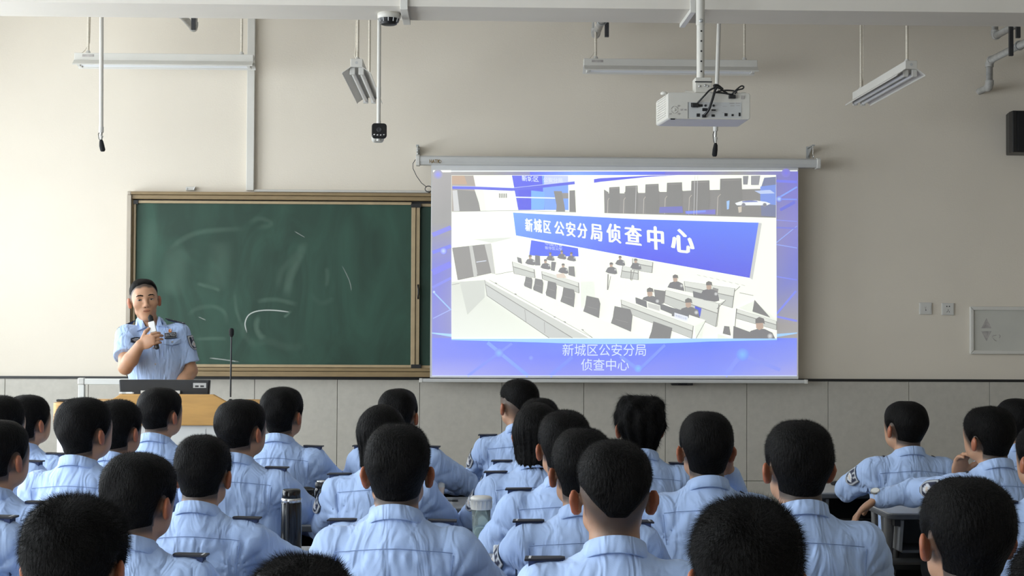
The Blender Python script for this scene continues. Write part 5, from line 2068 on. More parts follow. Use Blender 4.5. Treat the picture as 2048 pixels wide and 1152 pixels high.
    for pts in ([(x_, -.290 - .15 * math.hypot(x_, .05)) for x_ in np.linspace(-.146, .146, 31)],
                [(-(.150 * wide + .10 * np.clip(z_ + .30, -.2, .05)), z_) for z_ in np.linspace(-.318, -.41, 11)],
                [(.150 * wide + .10 * np.clip(z_ + .30, -.2, .05), z_) for z_ in np.linspace(-.318, -.41, 11)]):
        ln_ = []
        for x_, z_ in pts:
            m_ = (np.abs(V[:, 0] - x_) < .009) & (np.abs(V[:, 2] - T - z_) < .009) & (V[:, 1] < .03)
            if m_.any():
                ln_.append((x_, V[m_, 1].min() - .0002, T + z_))
        seams.append(ln_)
    hid = (V[:, 2] < T - .62) | ((np.abs(V[:, 0]) < .11) & (V[:, 1] > .02)) | ((V[:, 1] > .24) & (not handdir))
    V, faces = cluster(V, Qd, hid, .022)
    so = link('shirt', np_mesh('shirt', V, faces), 'shirt_cloth', root)
    for ln_ in seams:
        if len(ln_) > 3:
            sm = np.array(ln_)
            sm[1:-1, 1] = (sm[:-2, 1] + sm[1:-1, 1] + sm[2:, 1]) / 3
            MB().tube([tuple(q_) for q_ in sm], .0011, 5).build('seam', 'seam_cloth', so)
    co = link('collar', collar_mesh(T, cy=-.036 - lean * .15), 'shirt_cloth', so)
    # --- epaulettes
    for sd in (-1, 1):
        def surf(x):
            zz = np.linspace(T - .40, T - .20, 60)
            P = np.stack([np.full(60, x), np.full(60, -.03), zz], 1)
            d = evalp(sp, P)
            i = np.argmax(d > 0)
            return zz[i] if d[i] > 0 else T - .26
        if ('L' if sd < 0 else 'R') not in epa:
            continue
        xi, xo = .106 * w_, .192 * w_
        zi, zo = surf(xi), surf(.178 * w_)
        a_ = (sd * xi, -.03, zi + .0025)
        b_ = (sd * xo, -.026, max(zo + .007, zi * .62 + zo * .38 + .003))
        cl = [(u, surf(xi + (xo - xi) * u) - .003) for u in (.04, .3, .5, .72, .90)]
        epaulette(root, a_, b_, cl, pips=1 if near else 0)
    for ch in patches:
        sd = -1 if ch == 'L' else 1
        S_, E_, Wr = sh[sd]
        link('sleeve_badge', patch_mesh(S_, E_, .062, (sd, -.35, .15), .16), 'patch_cloth', so)
    link('trousers', TROUSERS, None, root)
    for me in SHOES:
        link('shoe', me, None, root)
    return root, sh, T


SEATS = []


def put(*a, desk=True, **k):
    r, sh, T = student(*a, **k)
    SEATS.append((r, a, k, desk))
    return r, sh, T


M_ = 'man in blue uniform shirt, '
put(2, 791, 500, 'dark-haired man cut by the left picture edge, behind two closer heads there', style='crew', seed=1, epa='R', patches='R', desk=False)
put(57, 790, 445, 'young man by the left edge before the wooden lectern wing, turned to the right', style='low', seed=2, epa='R', yaw=-.62, patches='R')
put(-4, 836, 640, 'short-haired man half cut by the left edge, right ear showing', style='neat', seed=3, epa='R', yaw=-.5, desk=False)
put(168, 795, 560, 'young man before the lectern’s left half whose right cheek shows white light', style='low', seed=4, epa='', yaw=-.62)
put(236, 799, 505, 'man mostly hidden between two heads in front of the lectern', style='crew', seed=5, epa='', yaw=-.45)
put(320, 773, 455, 'man whose dark head rises in front of the monitor', style='neat', seed=6, epa='', yaw=-.6)
put(273, 903, 785, 'young man with a swirled crown, two rows behind the lectern monitor man', style='crew', seed=7, epa='R', yaw=-.42, pitch=.12)
put(405, 868, 640, 'man with both ears showing, directly left of the front thermos bottle', style='crew', seed=8, epa='R', yaw=-.14, pitch=.18, eR=(.30, .12, -.44), wR=(.12, .30, -.44))
put(480, 796, 533, 'man turned right just before the lectern’s right end', style='neat', seed=9, epa='R', yaw=-.6, eR=(.29, .16, -.50))
put(564, 774, 455, 'upright man in the front row right of the lectern', style='low', seed=10, epa='R', yaw=-.45)
put(146, 990, 1100, 'nearest student at lower left with thick fuzzy hair', style='fuzzy', seed=11, epa='', yaw=-.12, pitch=.22, hscale=1.02, desk=False)
put(-100, 833, 760, 'man in the lower left corner with only a shoulder in view', style='crew', seed=12, desk=False)
put(796, 775, 455, 'front-row man whose thinning crown rises behind the bobbed hair', style='neat', seed=13, yaw=-.30, eR=(.285, .13, -.43), eL=(-.24, .13, -.46))
put(764, 808, 545, 'woman with a black bob beside the thin wall tile joint', style='bob', seed=14, epa='L', patches='L')
put(797, 846, 785, 'man in the middle, spiky hair, creased back, both ears showing', style='crew', seed=15, epa='', yaw=-.02)
put(788, 868, 665, 'student almost wholly hidden behind the spiky-haired man in the middle', style='crew', seed=16, patches='L', yaw=.0)
put(1042, 758, 437, 'man with shaved sides before the screen’s lower bar, looking left', style='fade', seed=17, epa='L', yaw=.45, patches='L', eL=(-.215, .12, -.47))
put(1078, 796, 490, 'student with only spiky hair top showing above the straight-haired woman', style='crew', seed=18, epa='L', patches='L')
put(1074, 804, 545, 'woman with straight chin-length hair in front of the wall tiles', style='bob', seed=19, epa='L', patches='L')
put(1130, 820, 615, 'man leaning left of centre, close-cropped with a thin scar of scalp', style='crew', seed=20, epa='L', yaw=.12, eL=(-.23, .12, -.46))
put(1166, 855, 725, 'man partly covered by the shaved-nape student in front of us', style='crew', seed=21, yaw=.12, patches='L')
put(1228, 878, 925, 'near man with a faded nape and both ears standing out', style='fade', seed=22, epa='L', yaw=.0, pitch=-.02, ear=1.03)
put(1280, 790, 530, 'student with longer tousled hair below the screen', style='messy', seed=23, epa='R', yaw=.05)
put(1412, 823, 625, 'man resting his cheek on a hand, both ears showing', style='low', seed=24, epa='R', yaw=.05, wR=(.085, .085, -.20), eR=(.18, .20, -.43), handdir={1: ((-.15, .0, 1), (-1, -.2, 0))}, ear=1.04)
put(1597, 840, 775, 'man with a tall flat-topped crop, broad back, right of centre', style='crew', seed=25, epa='', yaw=.08, wide=1.03, ear=1.04)
put(1491, 998, 1270, 'nearest student at lower right centre, large dark fuzzy head', style='fuzzy', seed=26, epa='', yaw=-.05, pitch=.05, desk=False)
put(1812, 800, 458, 'front-row man at the right with arms on his desk, looking left', style='neat', seed=27, yaw=.42, byaw=.02, patches='L', eL=(-.215, .15, -.40), wL=(-.03, .33, -.42), shrug=.012)
put(1982, 812, 515, 'man leaning on his elbow with a wristwatch arm stretched left', style='crew', seed=28, epa='L', yaw=.55, byaw=.05, patches='L', eL=(-.262, .12, -.350), wL=(-.405, .15, -.375), wR=(-.075, .145, -.295), eR=(.08, .28, -.46),
    handdir={-1: ((-.8, .1, -.6), (.3, -.2, -1)), 1: ((.02, -.25, .9), (.3, -1, 0))}, roll=-.12, curl={1: 1.15})
put(2032, 795, 440, 'front-row man cut by the right picture edge', style='neat', seed=29, yaw=.4, desk=False)
put(1934, 952, 1030, 'near man at lower right with large ears and cropped hair', style='crew', seed=30, epa='', yaw=.1, pitch=.06, ear=1.06, desk=False)
put(2090, 845, 620, 'man at the right edge with only a shoulder and arm showing', style='crew', seed=31, epa='L', yaw=.3, eL=(-.235, .10, -.46), desk=False)
put(2143, 1062, 1280, 'student in the lower right corner, a sliver of brown hair', style='fuzzy', seed=32, epa='', yaw=.2, desk=False)
put(605, 1112, 1270, 'student at the bottom edge with only a fuzzy crown showing', style='fuzzy', seed=33, epa='', yaw=.0, pitch=.1, desk=False)

# ------------------------------------------------------------------ lecturer


class CutCap(Cap):
    """capsule with a flat far end (open sleeve)"""

    def d(s, p):
        ba = s.b - s.a
        ax_ = ba / np.linalg.norm(ba)
        pa = p - s.a
        t_ = (pa @ ba) / (ba @ ba)
        tc_ = np.clip(t_, 0, 1.5)
        r_ = s.r0 + (s.r1 - s.r0) * np.clip(t_, 0, 1)
        return np.maximum(np.linalg.norm(pa - tc_[..., None] * ba, axis=-1) - r_, (p - s.b) @ ax_)


YP = 8.25
KP = YP / FPX
o0 = at(308, 700, YP)
PX = o0.x


def L3(px, py, d=0.0):
    """picture point -> lecturer frame at depth offset d (negative = nearer the class)"""
    w = at(px, py, YP + d)
    return np.array((w.x - PX, d, w.z))


lect = tag(empty('person', (PX, YP, 0)), 'lecturer in short-sleeved blue uniform shirt speaking into a microphone behind the lectern', 'person')
R = rotm(math.pi + .30, .06, .10)
c = L3(288.5, 598.5, 0)
hp_ = head_prims(face=True, ear=.97)
body = xform(hp_, R, c)
nb = L3(305, 674, .035)
body.append(Cap(R @ np.array((0, -.018, -.05)) + c, nb, .050, .054, k=.02))
body.append(Cap(R @ np.array((0, .010, -.085)) + c, L3(304, 668, .0), .030, .036, k=.03))
SL_, SR_ = L3(253, 672, -.045), L3(359, 668, .055)
EL_, WL_ = L3(251, 735, -.20), L3(280, 690, -.235)
ER_, WR_ = L3(380, 742, .05), L3(350, 795, -.13)
body += [Cap(nb, L3(310, 700, .02), .06, .085, k=.03), Cap(L3(310, 700, .02), L3(312, 790, .03), .09, .10, k=.03),
         Cap(nb, SL_, .045, .042, k=.02), Cap(nb, SR_, .045, .042, k=.02),
         Cap(SL_, EL_, .046, .038, k=.01), Cap(EL_, EL_ * .65 + WL_ * .35, .036, .040, k=.012), Cap(EL_ * .65 + WL_ * .35, WL_, .040, .027, k=.012),
         Cap(SR_, ER_, .046, .041, k=.01), Cap(ER_, ER_ * .6 + WR_ * .4, .039, .041, k=.012), Cap(ER_ * .6 + WR_ * .4, WR_, .041, .028, k=.012)]
F_ = (.80, -.14, .36)
N_ = (.35, .93, .0)
body += hand_prims(WL_, F_, N_, 1, 1.35, .95)
body += hand_prims(WR_, (WR_ - ER_) * np.array((1, 1, .2)), (0, .1, -1), -1, .3, 1.0)
# standing legs inside the trousers keep the figure whole
zh = .95
for s in (-1, 1):
    body.append(Cap((s * .03 + .01, .03, 1.12), (s * .09, .04, .85), .09, .07, k=.03))
    body.append(Cap((s * .09, .04, .85), (s * .10, .04, .10), .07, .04, k=.03))
V, Qd = sdf_mesh(body, .0034)
V = relax(V, Qd, 1, .3)
hid = (V[:, 2] < L3(308, 680)[2]) & (np.linalg.norm(V - WL_, axis=1) > .22) & (np.linalg.norm(V - EL_, axis=1) > .16) & (V[:, 0] < .14)
hid |= V[:, 2] < L3(308, 800)[2]
V, faces = cluster(V, Qd, hid, .014)
col = skin_colors(V - c, R, np.zeros(3), 'lect', 1.15, face=True)
link('body', np_mesh('body', V, faces, True, col), 'skin', lect)
ho = link('hair', hair_mesh('lect', 1), None, lect)
ho.matrix_local = Matrix.Translation(Vector(c)) @ Matrix([list(r_) for r_ in R]).to_4x4()
# brows, eyes
for s in (-1, 1):
    fz = lambda z_: z_ * 1.05 - .011
    bp = [(s * .013, .0930, fz(.0325)), (s * .026, .0945, fz(.0360)), (s * .038, .0915, fz(.0355)), (s * .048, .0835, fz(.0305))]
    pr = [Cap(bp[i], bp[i + 1], (.0034, .0036, .0030, .0018)[i], (.0036, .0030, .0018, .0012)[i + 1 - 1], k=.002) for i in range(3)]
    V, Qd = sdf_mesh(xform(pr, R, c), .0013)
    link('eyebrow', np_mesh('eyebrow', V, [Qd]), 'hair', lect)
    pr = [Ell((s * .0315, .0842, fz(.0110)), (.0125, .0075, .0042), k=0)]
    V, Qd = sdf_mesh(xform(pr, R, c), .0013)
    p_ = (V - c) @ R
    ecol = np.tile(np.array((.42, .36, .32)), (len(V), 1))
    iris = (p_[:, 0] - s * .0315 - .002) ** 2 + (p_[:, 2] - fz(.0112)) ** 2 < .0046 ** 2
    ecol[iris] = (.012, .008, .007)
    ecol[p_[:, 2] > fz(.0110) + .0022] = (.02, .013, .011)
    link('eye', np_mesh('eye', V, [Qd], True, ecol), 'skin', lect)
    lp = [R @ np.array(q) + c for q in ((s * .0185, .0845, fz(.0105)), (s * .025, .0905, fz(.0145)), (s * .0335, .0905, fz(.0155)), (s * .042, .0855, fz(.0130)), (s * .047, .079, fz(.0095)))]
    MB().tube(lp, [.0008, .0013, .0014, .0013, .0006], 6).build('eyelid_line', 'hair', lect)
# shirt
eSL, eSR = SL_ + (EL_ - SL_) * .66, SR_ + (ER_ - SR_) * .80
sp = [Ell(L3(309, 712, .015), (.150, .108, .150), k=0),
      Cap(L3(258, 670, -.035), L3(354, 667, .045), .050, .050, k=.04),
      Cap(L3(305, 674, .035), L3(307, 690, .02), .060, .095, k=.045),
      Ell(L3(312, 760, .02), (.138, .105, .20), k=.07), Ell(L3(312, 815, .03), (.142, .11, .14), k=.05),
      CutCap(SL_, eSL, .060, .066, k=.03), CutCap(SR_, eSR, .060, .062, k=.03)]


def lfold(P, F):
    x, y, z = P.T
    z = z - c[2]
    rg = lambda t_: .5 - np.abs(np.sin(t_)) ** .7
    f_ = .0050 * sstep(-.22, -.36, z) * rg(x * 26 + 8 * z + .9 * np.sin(z * 16))
    f_ += .0045 * rg(x * 22 - z * 26 + .6) * np.exp(-(((x - .02) / .09) ** 2)) * sstep(-.20, -.26, z)
    for S_, E_ in ((SL_, eSL), (SR_, eSR)):
        f_ += .0055 * np.exp(-(np.linalg.norm(P - (S_ * .5 + E_ * .5), axis=1) / .09) ** 2) * rg(z * 62 + x * 30)
    return F + f_


V, Qd = sdf_mesh(sp, .0048, lfold)
V = relax(V, Qd, 1, .25)
lsh = link('shirt', np_mesh('shirt', V, [Qd]), 'shirt_cloth', lect)
me = collar_mesh(0, cy=0, z=0, a=.064, b=.066, tilt=.50, gap=2.55)
lc = link('collar', me, 'shirt_cloth', lsh)
lc.matrix_local = Matrix.Translation(Vector(L3(302, 638, .036))) @ Matrix.Rotation(math.pi + .16, 4, 'Z') @ Matrix.Rotation(.05, 4, 'Y') @ Matrix.Translation((0, .0, 0))


def hit(px, py, prims=None):
    prims = prims or sp
    d = _f + _r * ((px - IW / 2) / FPX) + _u * ((IH / 2 - py) / FPX)
    d = np.array(d) / d.y
    p = np.array(CAM) + d * (YP - .45)
    dn = np.linalg.norm(d)
    off = np.array((PX, YP, 0))
    for _ in range(60):
        v = float(evalp(prims, (p - off)[None])[0])
        if v < .0004:
            break
        p = p + d / dn * min(v, .03)
    q = p - off
    e = 1e-3
    n = np.array([evalp(prims, (q + e * np.eye(3)[i])[None])[0] - evalp(prims, (q - e * np.eye(3)[i])[None])[0] for i in range(3)])
    return q, n / (np.linalg.norm(n) + 1e-9)


def decal(name, m, poly, h0, h1, parent=None, bevel=0, prims=None):
    top_, bot_ = [], []
    for px, py in poly:
        q, n = hit(px, py, prims)
        top_.append(q + n * h1)
        bot_.append(q + n * h0)
    k = len(poly)
    return MB().add(bot_ + top_, [tuple(range(k)), tuple(range(2 * k - 1, k - 1, -1))] + [(i, i + k, (i + 1) % k + k, (i + 1) % k) for i in range(k)]).build(name, m, parent or lsh, bevel=bevel)


def ringpts(x, y, r_, n=10, sq=1.0):
    return [(x + r_ * math.cos(2 * math.pi * k / n), y + r_ * sq * math.sin(2 * math.pi * k / n)) for k in range(n)]


# collar wings folded down over the shirt front
cw = sp + [Cap(L3(298, 630, .02), L3(304, 676, .03), .060, .066, k=.02)]
decal('collar_wing', 'shirt_cloth', [(284, 628), (276, 638), (271, 650), (273, 663), (283, 660), (292, 656), (288, 644)], .001, .010, bevel=.002, prims=cw)
decal('collar_wing', 'shirt_cloth', [(316, 633), (324, 637), (331, 645), (335, 656), (324, 655), (313, 653), (314, 642)], .001, .010, bevel=.002, prims=cw)
# placket, buttons, pocket
pl = [(303, 690), (304.5, 705), (306, 722), (307, 740), (307.5, 758)]
decal('placket', 'shirt_cloth', pl + [(x + 13, y) for x, y in pl[::-1]], .001, .0045)
for x, y in ((307.5, 696), (311, 728)):
    decal('button', 'steel', ringpts(x, y, 1.9), .003, .0075)
decal('pocket', 'shirt_cloth', [(326, 692), (342, 694), (359, 689), (361, 705), (361, 718), (343, 720), (328, 719), (326, 706)], -.001, .0028)
decal('pocket_flap', 'shirt_cloth', [(324, 681), (342, 680), (361, 677), (361, 686), (343, 691), (325, 688)], .001, .0055)
decal('button', 'steel', ringpts(343, 685, 1.7), .004, .009)
# number badge
bd = decal('number_badge', 'navy_cloth', [(328.5, 667.5), (352.5, 664.5), (353, 675.5), (329, 678.5)], .002, .0075)
BC = [hit(*p_) for p_ in ((328.5, 667.5), (352.5, 664.5), (353, 675.5), (329, 678.5))]


def on_badge(u, v, h_):
    """u, v in 0..1 over the number badge"""
    P_ = [q + n * .0075 for q, n in BC]
    q = P_[0] * (1 - u) * (1 - v) + P_[1] * u * (1 - v) + P_[2] * u * v + P_[3] * (1 - u) * v
    nn = np.cross(P_[1] - P_[0], P_[3] - P_[0])
    nn = nn / np.linalg.norm(nn)
    if nn[1] > 0:
        nn = -nn
    return q + nn * h_


vs_, fs_ = text_mesh('017023', 1.0, .01)
wt = max(v.x for v in vs_) - min(v.x for v in vs_)
MB().add([on_badge(.5 + v.x / wt * .80, .5 - v.y * .72, .0040) for v in vs_], fs_).build('badge_number', 'silver_thread', bd)
for u0, v0, u1, v1 in ((.02, .05, .98, .09), (.02, .91, .98, .95), (.02, .12, .045, .88), (.955, .12, .98, .88)):
    MB().add([on_badge(u0, v0, .0035), on_badge(u1, v0, .0035), on_badge(u1, v1, .0035), on_badge(u0, v1, .0035)], [(0, 1, 2, 3)]).build('badge_border', 'silver_thread', bd)
# chest emblem on the other side
be = decal('chest_badge', 'navy_cloth', [(261, 678), (267, 676), (273, 675), (281, 676), (281, 684), (273, 686), (267, 686), (261, 685)], .002, .0065)
decal('badge_emblem', 'silver_thread', [(263, 681), (268, 678.5), (274, 677.5), (279, 679), (279, 682.5), (273, 684), (267, 683.5)], .006, .0078, be)
decal('badge_line', 'navy_cloth', [(264, 681.5), (279, 679.8), (279, 681), (264, 682.7)], .0075, .0086, be)
pin = decal('lapel_pin', 'gold_pin', ringpts(340, 662.5, 3.4, 12, 1.0), .002, .007)
decal('pin_centre', 'watch_steel', ringpts(341, 662, 1.2, 8), .006, .0085, pin)
# shoulder boards
for (x0_, y0_), (x1_, y1_), d0, d1 in (((269, 642), (236, 657), .0, -.045), ((331, 637), (370, 647), .05, .06)):
    a_, b_ = L3(x0_, y0_, d0), L3(x1_, y1_, d1)
    epaulette(lect, a_, b_, [(u, (a_ + (b_ - a_) * u)[2] - .008) for u in (.12, .4, .6, .86)], pips=3, w0=.045, w1=.052)
link('sleeve_badge', patch_mesh(SR_, ER_, .0635, (1, -.22, .1), .12), 'patch_cloth', lsh)
# trousers, belt, shoes
tp = [Ell((.01, .03, .98), (.148, .115, .12), k=0)]
for s in (-1, 1):
    tp += [Cap((s * .07, .03, .93), (s * .09, .04, .50), .088, .068, k=.04), Cap((s * .09, .04, .50), (s * .10, .04, .07), .068, .058, k=.03)]
V, Qd = sdf_mesh(tp, .012)
link('trousers', np_mesh('trousers', V, [Qd]), 'trouser_cloth', lect)
for s in (-1, 1):
    V, Qd = sdf_mesh([Cap((s * .10, .05, .05), (s * .12, -.11, .035), .044, .036, k=0), Ell((s * .11, -.02, .018), (.042, .13, .018), k=.01)], .010)
    V[:, 2] = np.maximum(V[:, 2], .001)
    link('shoe', np_mesh('shoe', V, [Qd]), 'shoe_leather', lect)
# hand-held microphone
fv, nv = Vector(F_).normalized(), Vector(N_)
nv = (nv - fv * nv.dot(fv)).normalized()
mc = Vector(WL_) + fv * .078 + nv * .030
tp_ = Vector(L3(300.5, 633, -.17))
ax_ = (tp_ - mc).normalized()
mroot = tag(empty('handheld_microphone', (PX + mc.x, YP + mc.y, mc.z)), 'small white and black microphone held at the lecturer’s chin', 'microphone')
Lm = (tp_ - mc).length
MB().tube([ax_ * -.055, ax_ * -.05, ax_ * .02], [.010, .013, .013], 14).build('handle', 'black_plastic', mroot)
sq = []
u_ = Vector((1, 0, 0))
u_ = (u_ - ax_ * u_.dot(ax_)).normalized()
w2 = ax_.cross(u_)
for t_ in (Lm * .28, Lm * .74):
    sq += [ax_ * t_ + u_ * a_ * .0165 + w2 * b_ * .0165 for a_, b_ in ((-1, -1), (1, -1), (1, 1), (-1, 1))]
MB().add(sq, [(3, 2, 1, 0), (4, 5, 6, 7), (0, 1, 5, 4), (1, 2, 6, 5), (2, 3, 7, 6), (3, 0, 4, 7)]).build('collar_block', 'mic_white', mroot, bevel=.003)
MB().tube([ax_ * Lm * .72, ax_ * Lm * .80, ax_ * Lm * .98, ax_ * Lm * 1.06], [.010, .0135, .0135, .006], 14).build('foam_head', 'soft_black', mroot)

# ------------------------------------------------------------------ chairs and desks
KEY = {1: 'the man cut off at the far left', 2: 'the left-edge man nearest the wall', 3: 'the man half cut by the left edge', 4: 'the man with the bright cheek', 5: 'the man hidden before the lectern',
       6: 'the man before the monitor', 7: 'the man with the swirled crown', 8: 'the man beside the front thermos', 9: 'the man before the lectern’s right end', 10: 'the front-row man right of the lectern',
       11: 'the fuzzy-haired student at lower left', 12: 'the man at the lower left corner', 13: 'the man with the thinning crown', 14: 'the woman with the black bob', 15: 'the spiky-haired man in the middle',
       16: 'the hidden student in the middle', 17: 'the man with shaved sides', 18: 'the student behind the straight-haired woman', 19: 'the straight-haired woman', 20: 'the close-cropped man left of centre',
       21: 'the man partly covered at centre', 22: 'the near man with faded nape', 23: 'the tousle-haired student', 24: 'the man resting his cheek', 25: 'the flat-topped broad-backed man',
       26: 'the nearest fuzzy head right of centre', 27: 'the front-row man at the right', 28: 'the man with the wristwatch', 29: 'the man cut by the right edge', 30: 'the large-eared man at lower right',
       31: 'the right-edge man showing one arm', 32: 'the student in the lower right corner', 33: 'the student at the bottom edge'}
# chair prototype meshes
cm = {}


def chair_meshes():
    rows = []
    for j in range(9):                      # curved backrest, arched top
        v = j / 8
        row = []
        for i in range(11):
            u = i / 10 * 2 - 1
            wv = .175 * (1 - .10 * v)
            zt_v = .50 + .285 * v - .045 * (abs(u) ** 2.5) * v
            row.append((u * wv, -.285 - .03 * v + .05 * (1 - u * u) * -.5 + .025, zt_v))
        rows.append(row)
    back = grid_mesh('backrest', rows)
    rows = []
    for j in range(9):
        v = j / 8
        rows.append([((i / 10 * 2 - 1) * .20 * (1 - .08 * v), -.26 + .40 * v, .445 - .012 * (1 - (i / 10 * 2 - 1) ** 2) - .02 * max(0, v - .8) * 5 * .6) for i in range(11)])
    seat = grid_mesh('seat', rows)
    cm['backrest'], cm['seat'] = back, seat
    for nm, P in (('leg', [(.17, .10, .43), (.20, .14, 0.0)]), ('leg', [(-.17, .10, .43), (-.20, .14, 0.0)]), ('leg', [(.17, -.22, .43), (.20, -.30, 0.0)]), ('leg', [(-.17, -.22, .43), (-.20, -.30, 0.0)]),
                  ('back_post', [(.13, -.22, .43), (.135, -.30, .62)]), ('back_post', [(-.13, -.22, .43), (-.135, -.30, .62)])):
        cm[(nm, len(cm))] = MB().tube(P, .011, 8).mesh(nm)


chair_meshes()
for k, me in cm.items():
    me.materials.append(M['chair_shell' if k in ('backrest', 'seat') else 'desk_leg'])


def chair(X, Y, rz, label):
    r = tag(empty('classroom_chair', (X, Y, 0), rz), label, 'chair', 'classroom chairs')
    for k, me in cm.items():
        o = link(k if isinstance(k, str) else k[0], me, None, r)
        if k in ('backrest', 'seat'):
            sd = o.modifiers.new('thick', 'SOLIDIFY')
            sd.thickness = .012
    return r


# desk prototype: origin at the middle of the near edge on the floor, +y away from the sitter
ZD = .77
dm = []


def dadd(name, m, mb, bevel=0.0):
    me = mb.mesh(name)
    me.materials.append(M[m])
    dm.append((name, me, bevel))


DW, DD = .30, .38
top_poly = [(x, y) for x, y in rrect(-DW, 0, DW, DD, .035, 5)]
dadd('desk_top', 'desk_top', MB().prism_z([(x * .985, .004 + y * .98) for x, y in top_poly], ZD - .006, ZD))
dadd('edge_band', 'desk_edge', MB().prism_z(top_poly, ZD - .026, ZD - .0055), .004)
for s in (-1, 1):
    dadd('tray_side', 'desk_tray', MB().prism_x([(.03, ZD - .03), (.06, ZD - .16), (.30, ZD - .16), (.33, ZD - .03)], s * .235 - .008, s * .235 + .008), .003)
    dadd('leg', 'desk_leg', MB().tube([(s * .27, .09, ZD - .026), (s * .275, .11, ZD - .20), (s * .275, .14, .30), (s * .275, .15, .03)], [.020, .019, .018, .018], 10))
    dadd('leg_brace', 'desk_leg', MB().tube([(s * .275, .30, ZD - .03), (s * .275, .28, ZD - .25), (s * .275, .17, .28)], .015, 8))
    dadd('foot', 'desk_leg', MB().tube([(s * .275, -.02, .018), (s * .275, .36, .018)], .018, 8))
    dadd('bracket', 'black_plastic', MB().box((s * .255 - .012, .03, ZD - .055), (s * .255 + .012, .10, ZD - .027)))
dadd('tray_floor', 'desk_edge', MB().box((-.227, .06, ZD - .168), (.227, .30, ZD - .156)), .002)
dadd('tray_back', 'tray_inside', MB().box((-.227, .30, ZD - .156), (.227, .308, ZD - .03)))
dadd('cross_bar', 'desk_leg', MB().tube([(-.27, .18, ZD - .22), (.27, .18, ZD - .22)], .014, 8))


def desk(X, Y, rz, label):
    r = tag(empty('student_desk', (X, Y, 0), rz), label, 'desk', 'student desks')
    for nm, me, bv in dm:
        o = link(nm, me, None, r)
        if bv:
            b = o.modifiers.new('edge', 'BEVEL')
            b.width, b.segments, b.limit_method = bv, 2, 'ANGLE'
    return r


for r, a, k, dk in SEATS:
    sd = k['seed']
    chair(r.location.x, r.location.y, r.rotation_euler.z, 'grey classroom chair under ' + KEY[sd])


def desk_at(px, py, label, rz=0.0, dx=0.0):
    """desk whose near edge middle shows at (px, py)"""
    d = _f + _r * ((px - IW / 2) / FPX) + _u * ((IH / 2 - py) / FPX)
    t_ = (ZD - CAM_Z) / d.z
    p = CAM + d * t_
    return desk(p.x, p.y, rz, label)


desk_at(1762, 986, 'grey desk with a black cap, before the front-row man at the right', -.02)
desk_at(1925, 1027, 'grey desk on which the wristwatch arm rests', .0)
desk_at(2155, 1078, 'grey desk at the right edge beside the large-eared man', .0)
desk_at(845, 975, 'pale desk under the front-row man with the thinning crown')
desk_at(1060, 974, 'pale desk of the man with shaved sides')
desk_at(800, 1015, 'desk with a small dark object, before the black-bobbed woman')
desk_at(1048, 1015, 'desk with a snack bag in its tray, before the straight-haired woman')
desk_at(860, 1120, 'desk carrying the clear water bottle')
desk_at(1125, 1080, 'desk before the close-cropped man left of centre')
desk_at(470, 1128, 'desk carrying the tall black thermos')
desk_at(560, 1050, 'desk carrying the shorter black flask')
desk_at(575, 990, 'front desk of the upright man right of the lectern')


# ------------------------------------------------------------------ small things on the desks
def on_desk(px, py, z=ZD):
    d = _f + _r * ((px - IW / 2) / FPX) + _u * ((IH / 2 - py) / FPX)
    return CAM + d * ((z - CAM_Z) / d.z)


def spx(p):
    return FPX / p.y


# tall thermos
p = on_desk(582, 1112)
u = 1 / spx(p)
t = tag(empty('thermos_bottle', p), 'tall black thermos with a silver ring and a carrying loop', 'thermos')
MB().lathe([(19.5 * u, 0), (20.5 * u, 3 * u), (20.5 * u, 104 * u), (19.5 * u, 107 * u)], (0, 0, 0), 28).build('flask', 'black_gloss', t)
MB().lathe([(20 * u, 107 * u), (20.3 * u, 108 * u), (20.3 * u, 114 * u), (19.5 * u, 115 * u)], (0, 0, 0), 28).build('ring', 'steel', t)
MB().lathe([(18.5 * u, 115 * u), (18.8 * u, 117 * u), (18.2 * u, 129 * u), (16.5 * u, 132 * u), (0.0001, 132.5 * u)], (0, 0, 0), 28).build('lid', 'black_gloss', t)
MB().tube([(-5 * u, -20.2 * u, 108 * u), (-5 * u, -22.5 * u, 98 * u), (-5 * u, -22.5 * u, 60 * u), (-5 * u, -22 * u, 36 * u), (-5 * u, -20 * u, 34 * u)], 3.2 * u, 8).build('loop_strap', 'dark_steel', t)
# shorter flask
p = on_desk(645, 1046)
u = 1 / spx(p)
t = tag(empty('vacuum_flask', p), 'shorter black vacuum flask with a steel topped cap', 'flask')
MB().lathe([(15 * u, 0), (16.5 * u, 3 * u), (17 * u, 40 * u), (17 * u, 64 * u), (14 * u, 70 * u)], (0, 0, 0), 28).build('flask', 'black_gloss', t)
MB().lathe([(15 * u, 70 * u), (15.5 * u, 72 * u), (15 * u, 80 * u), (12.5 * u, 82 * u)], (0, 0, 0), 28).build('cap', 'black_plastic', t)
MB().lathe([(12 * u, 82 * u), (12 * u, 84 * u), (0.0001, 84.5 * u)], (0, 0, 0), 28).build('cap_disc', 'steel', t)
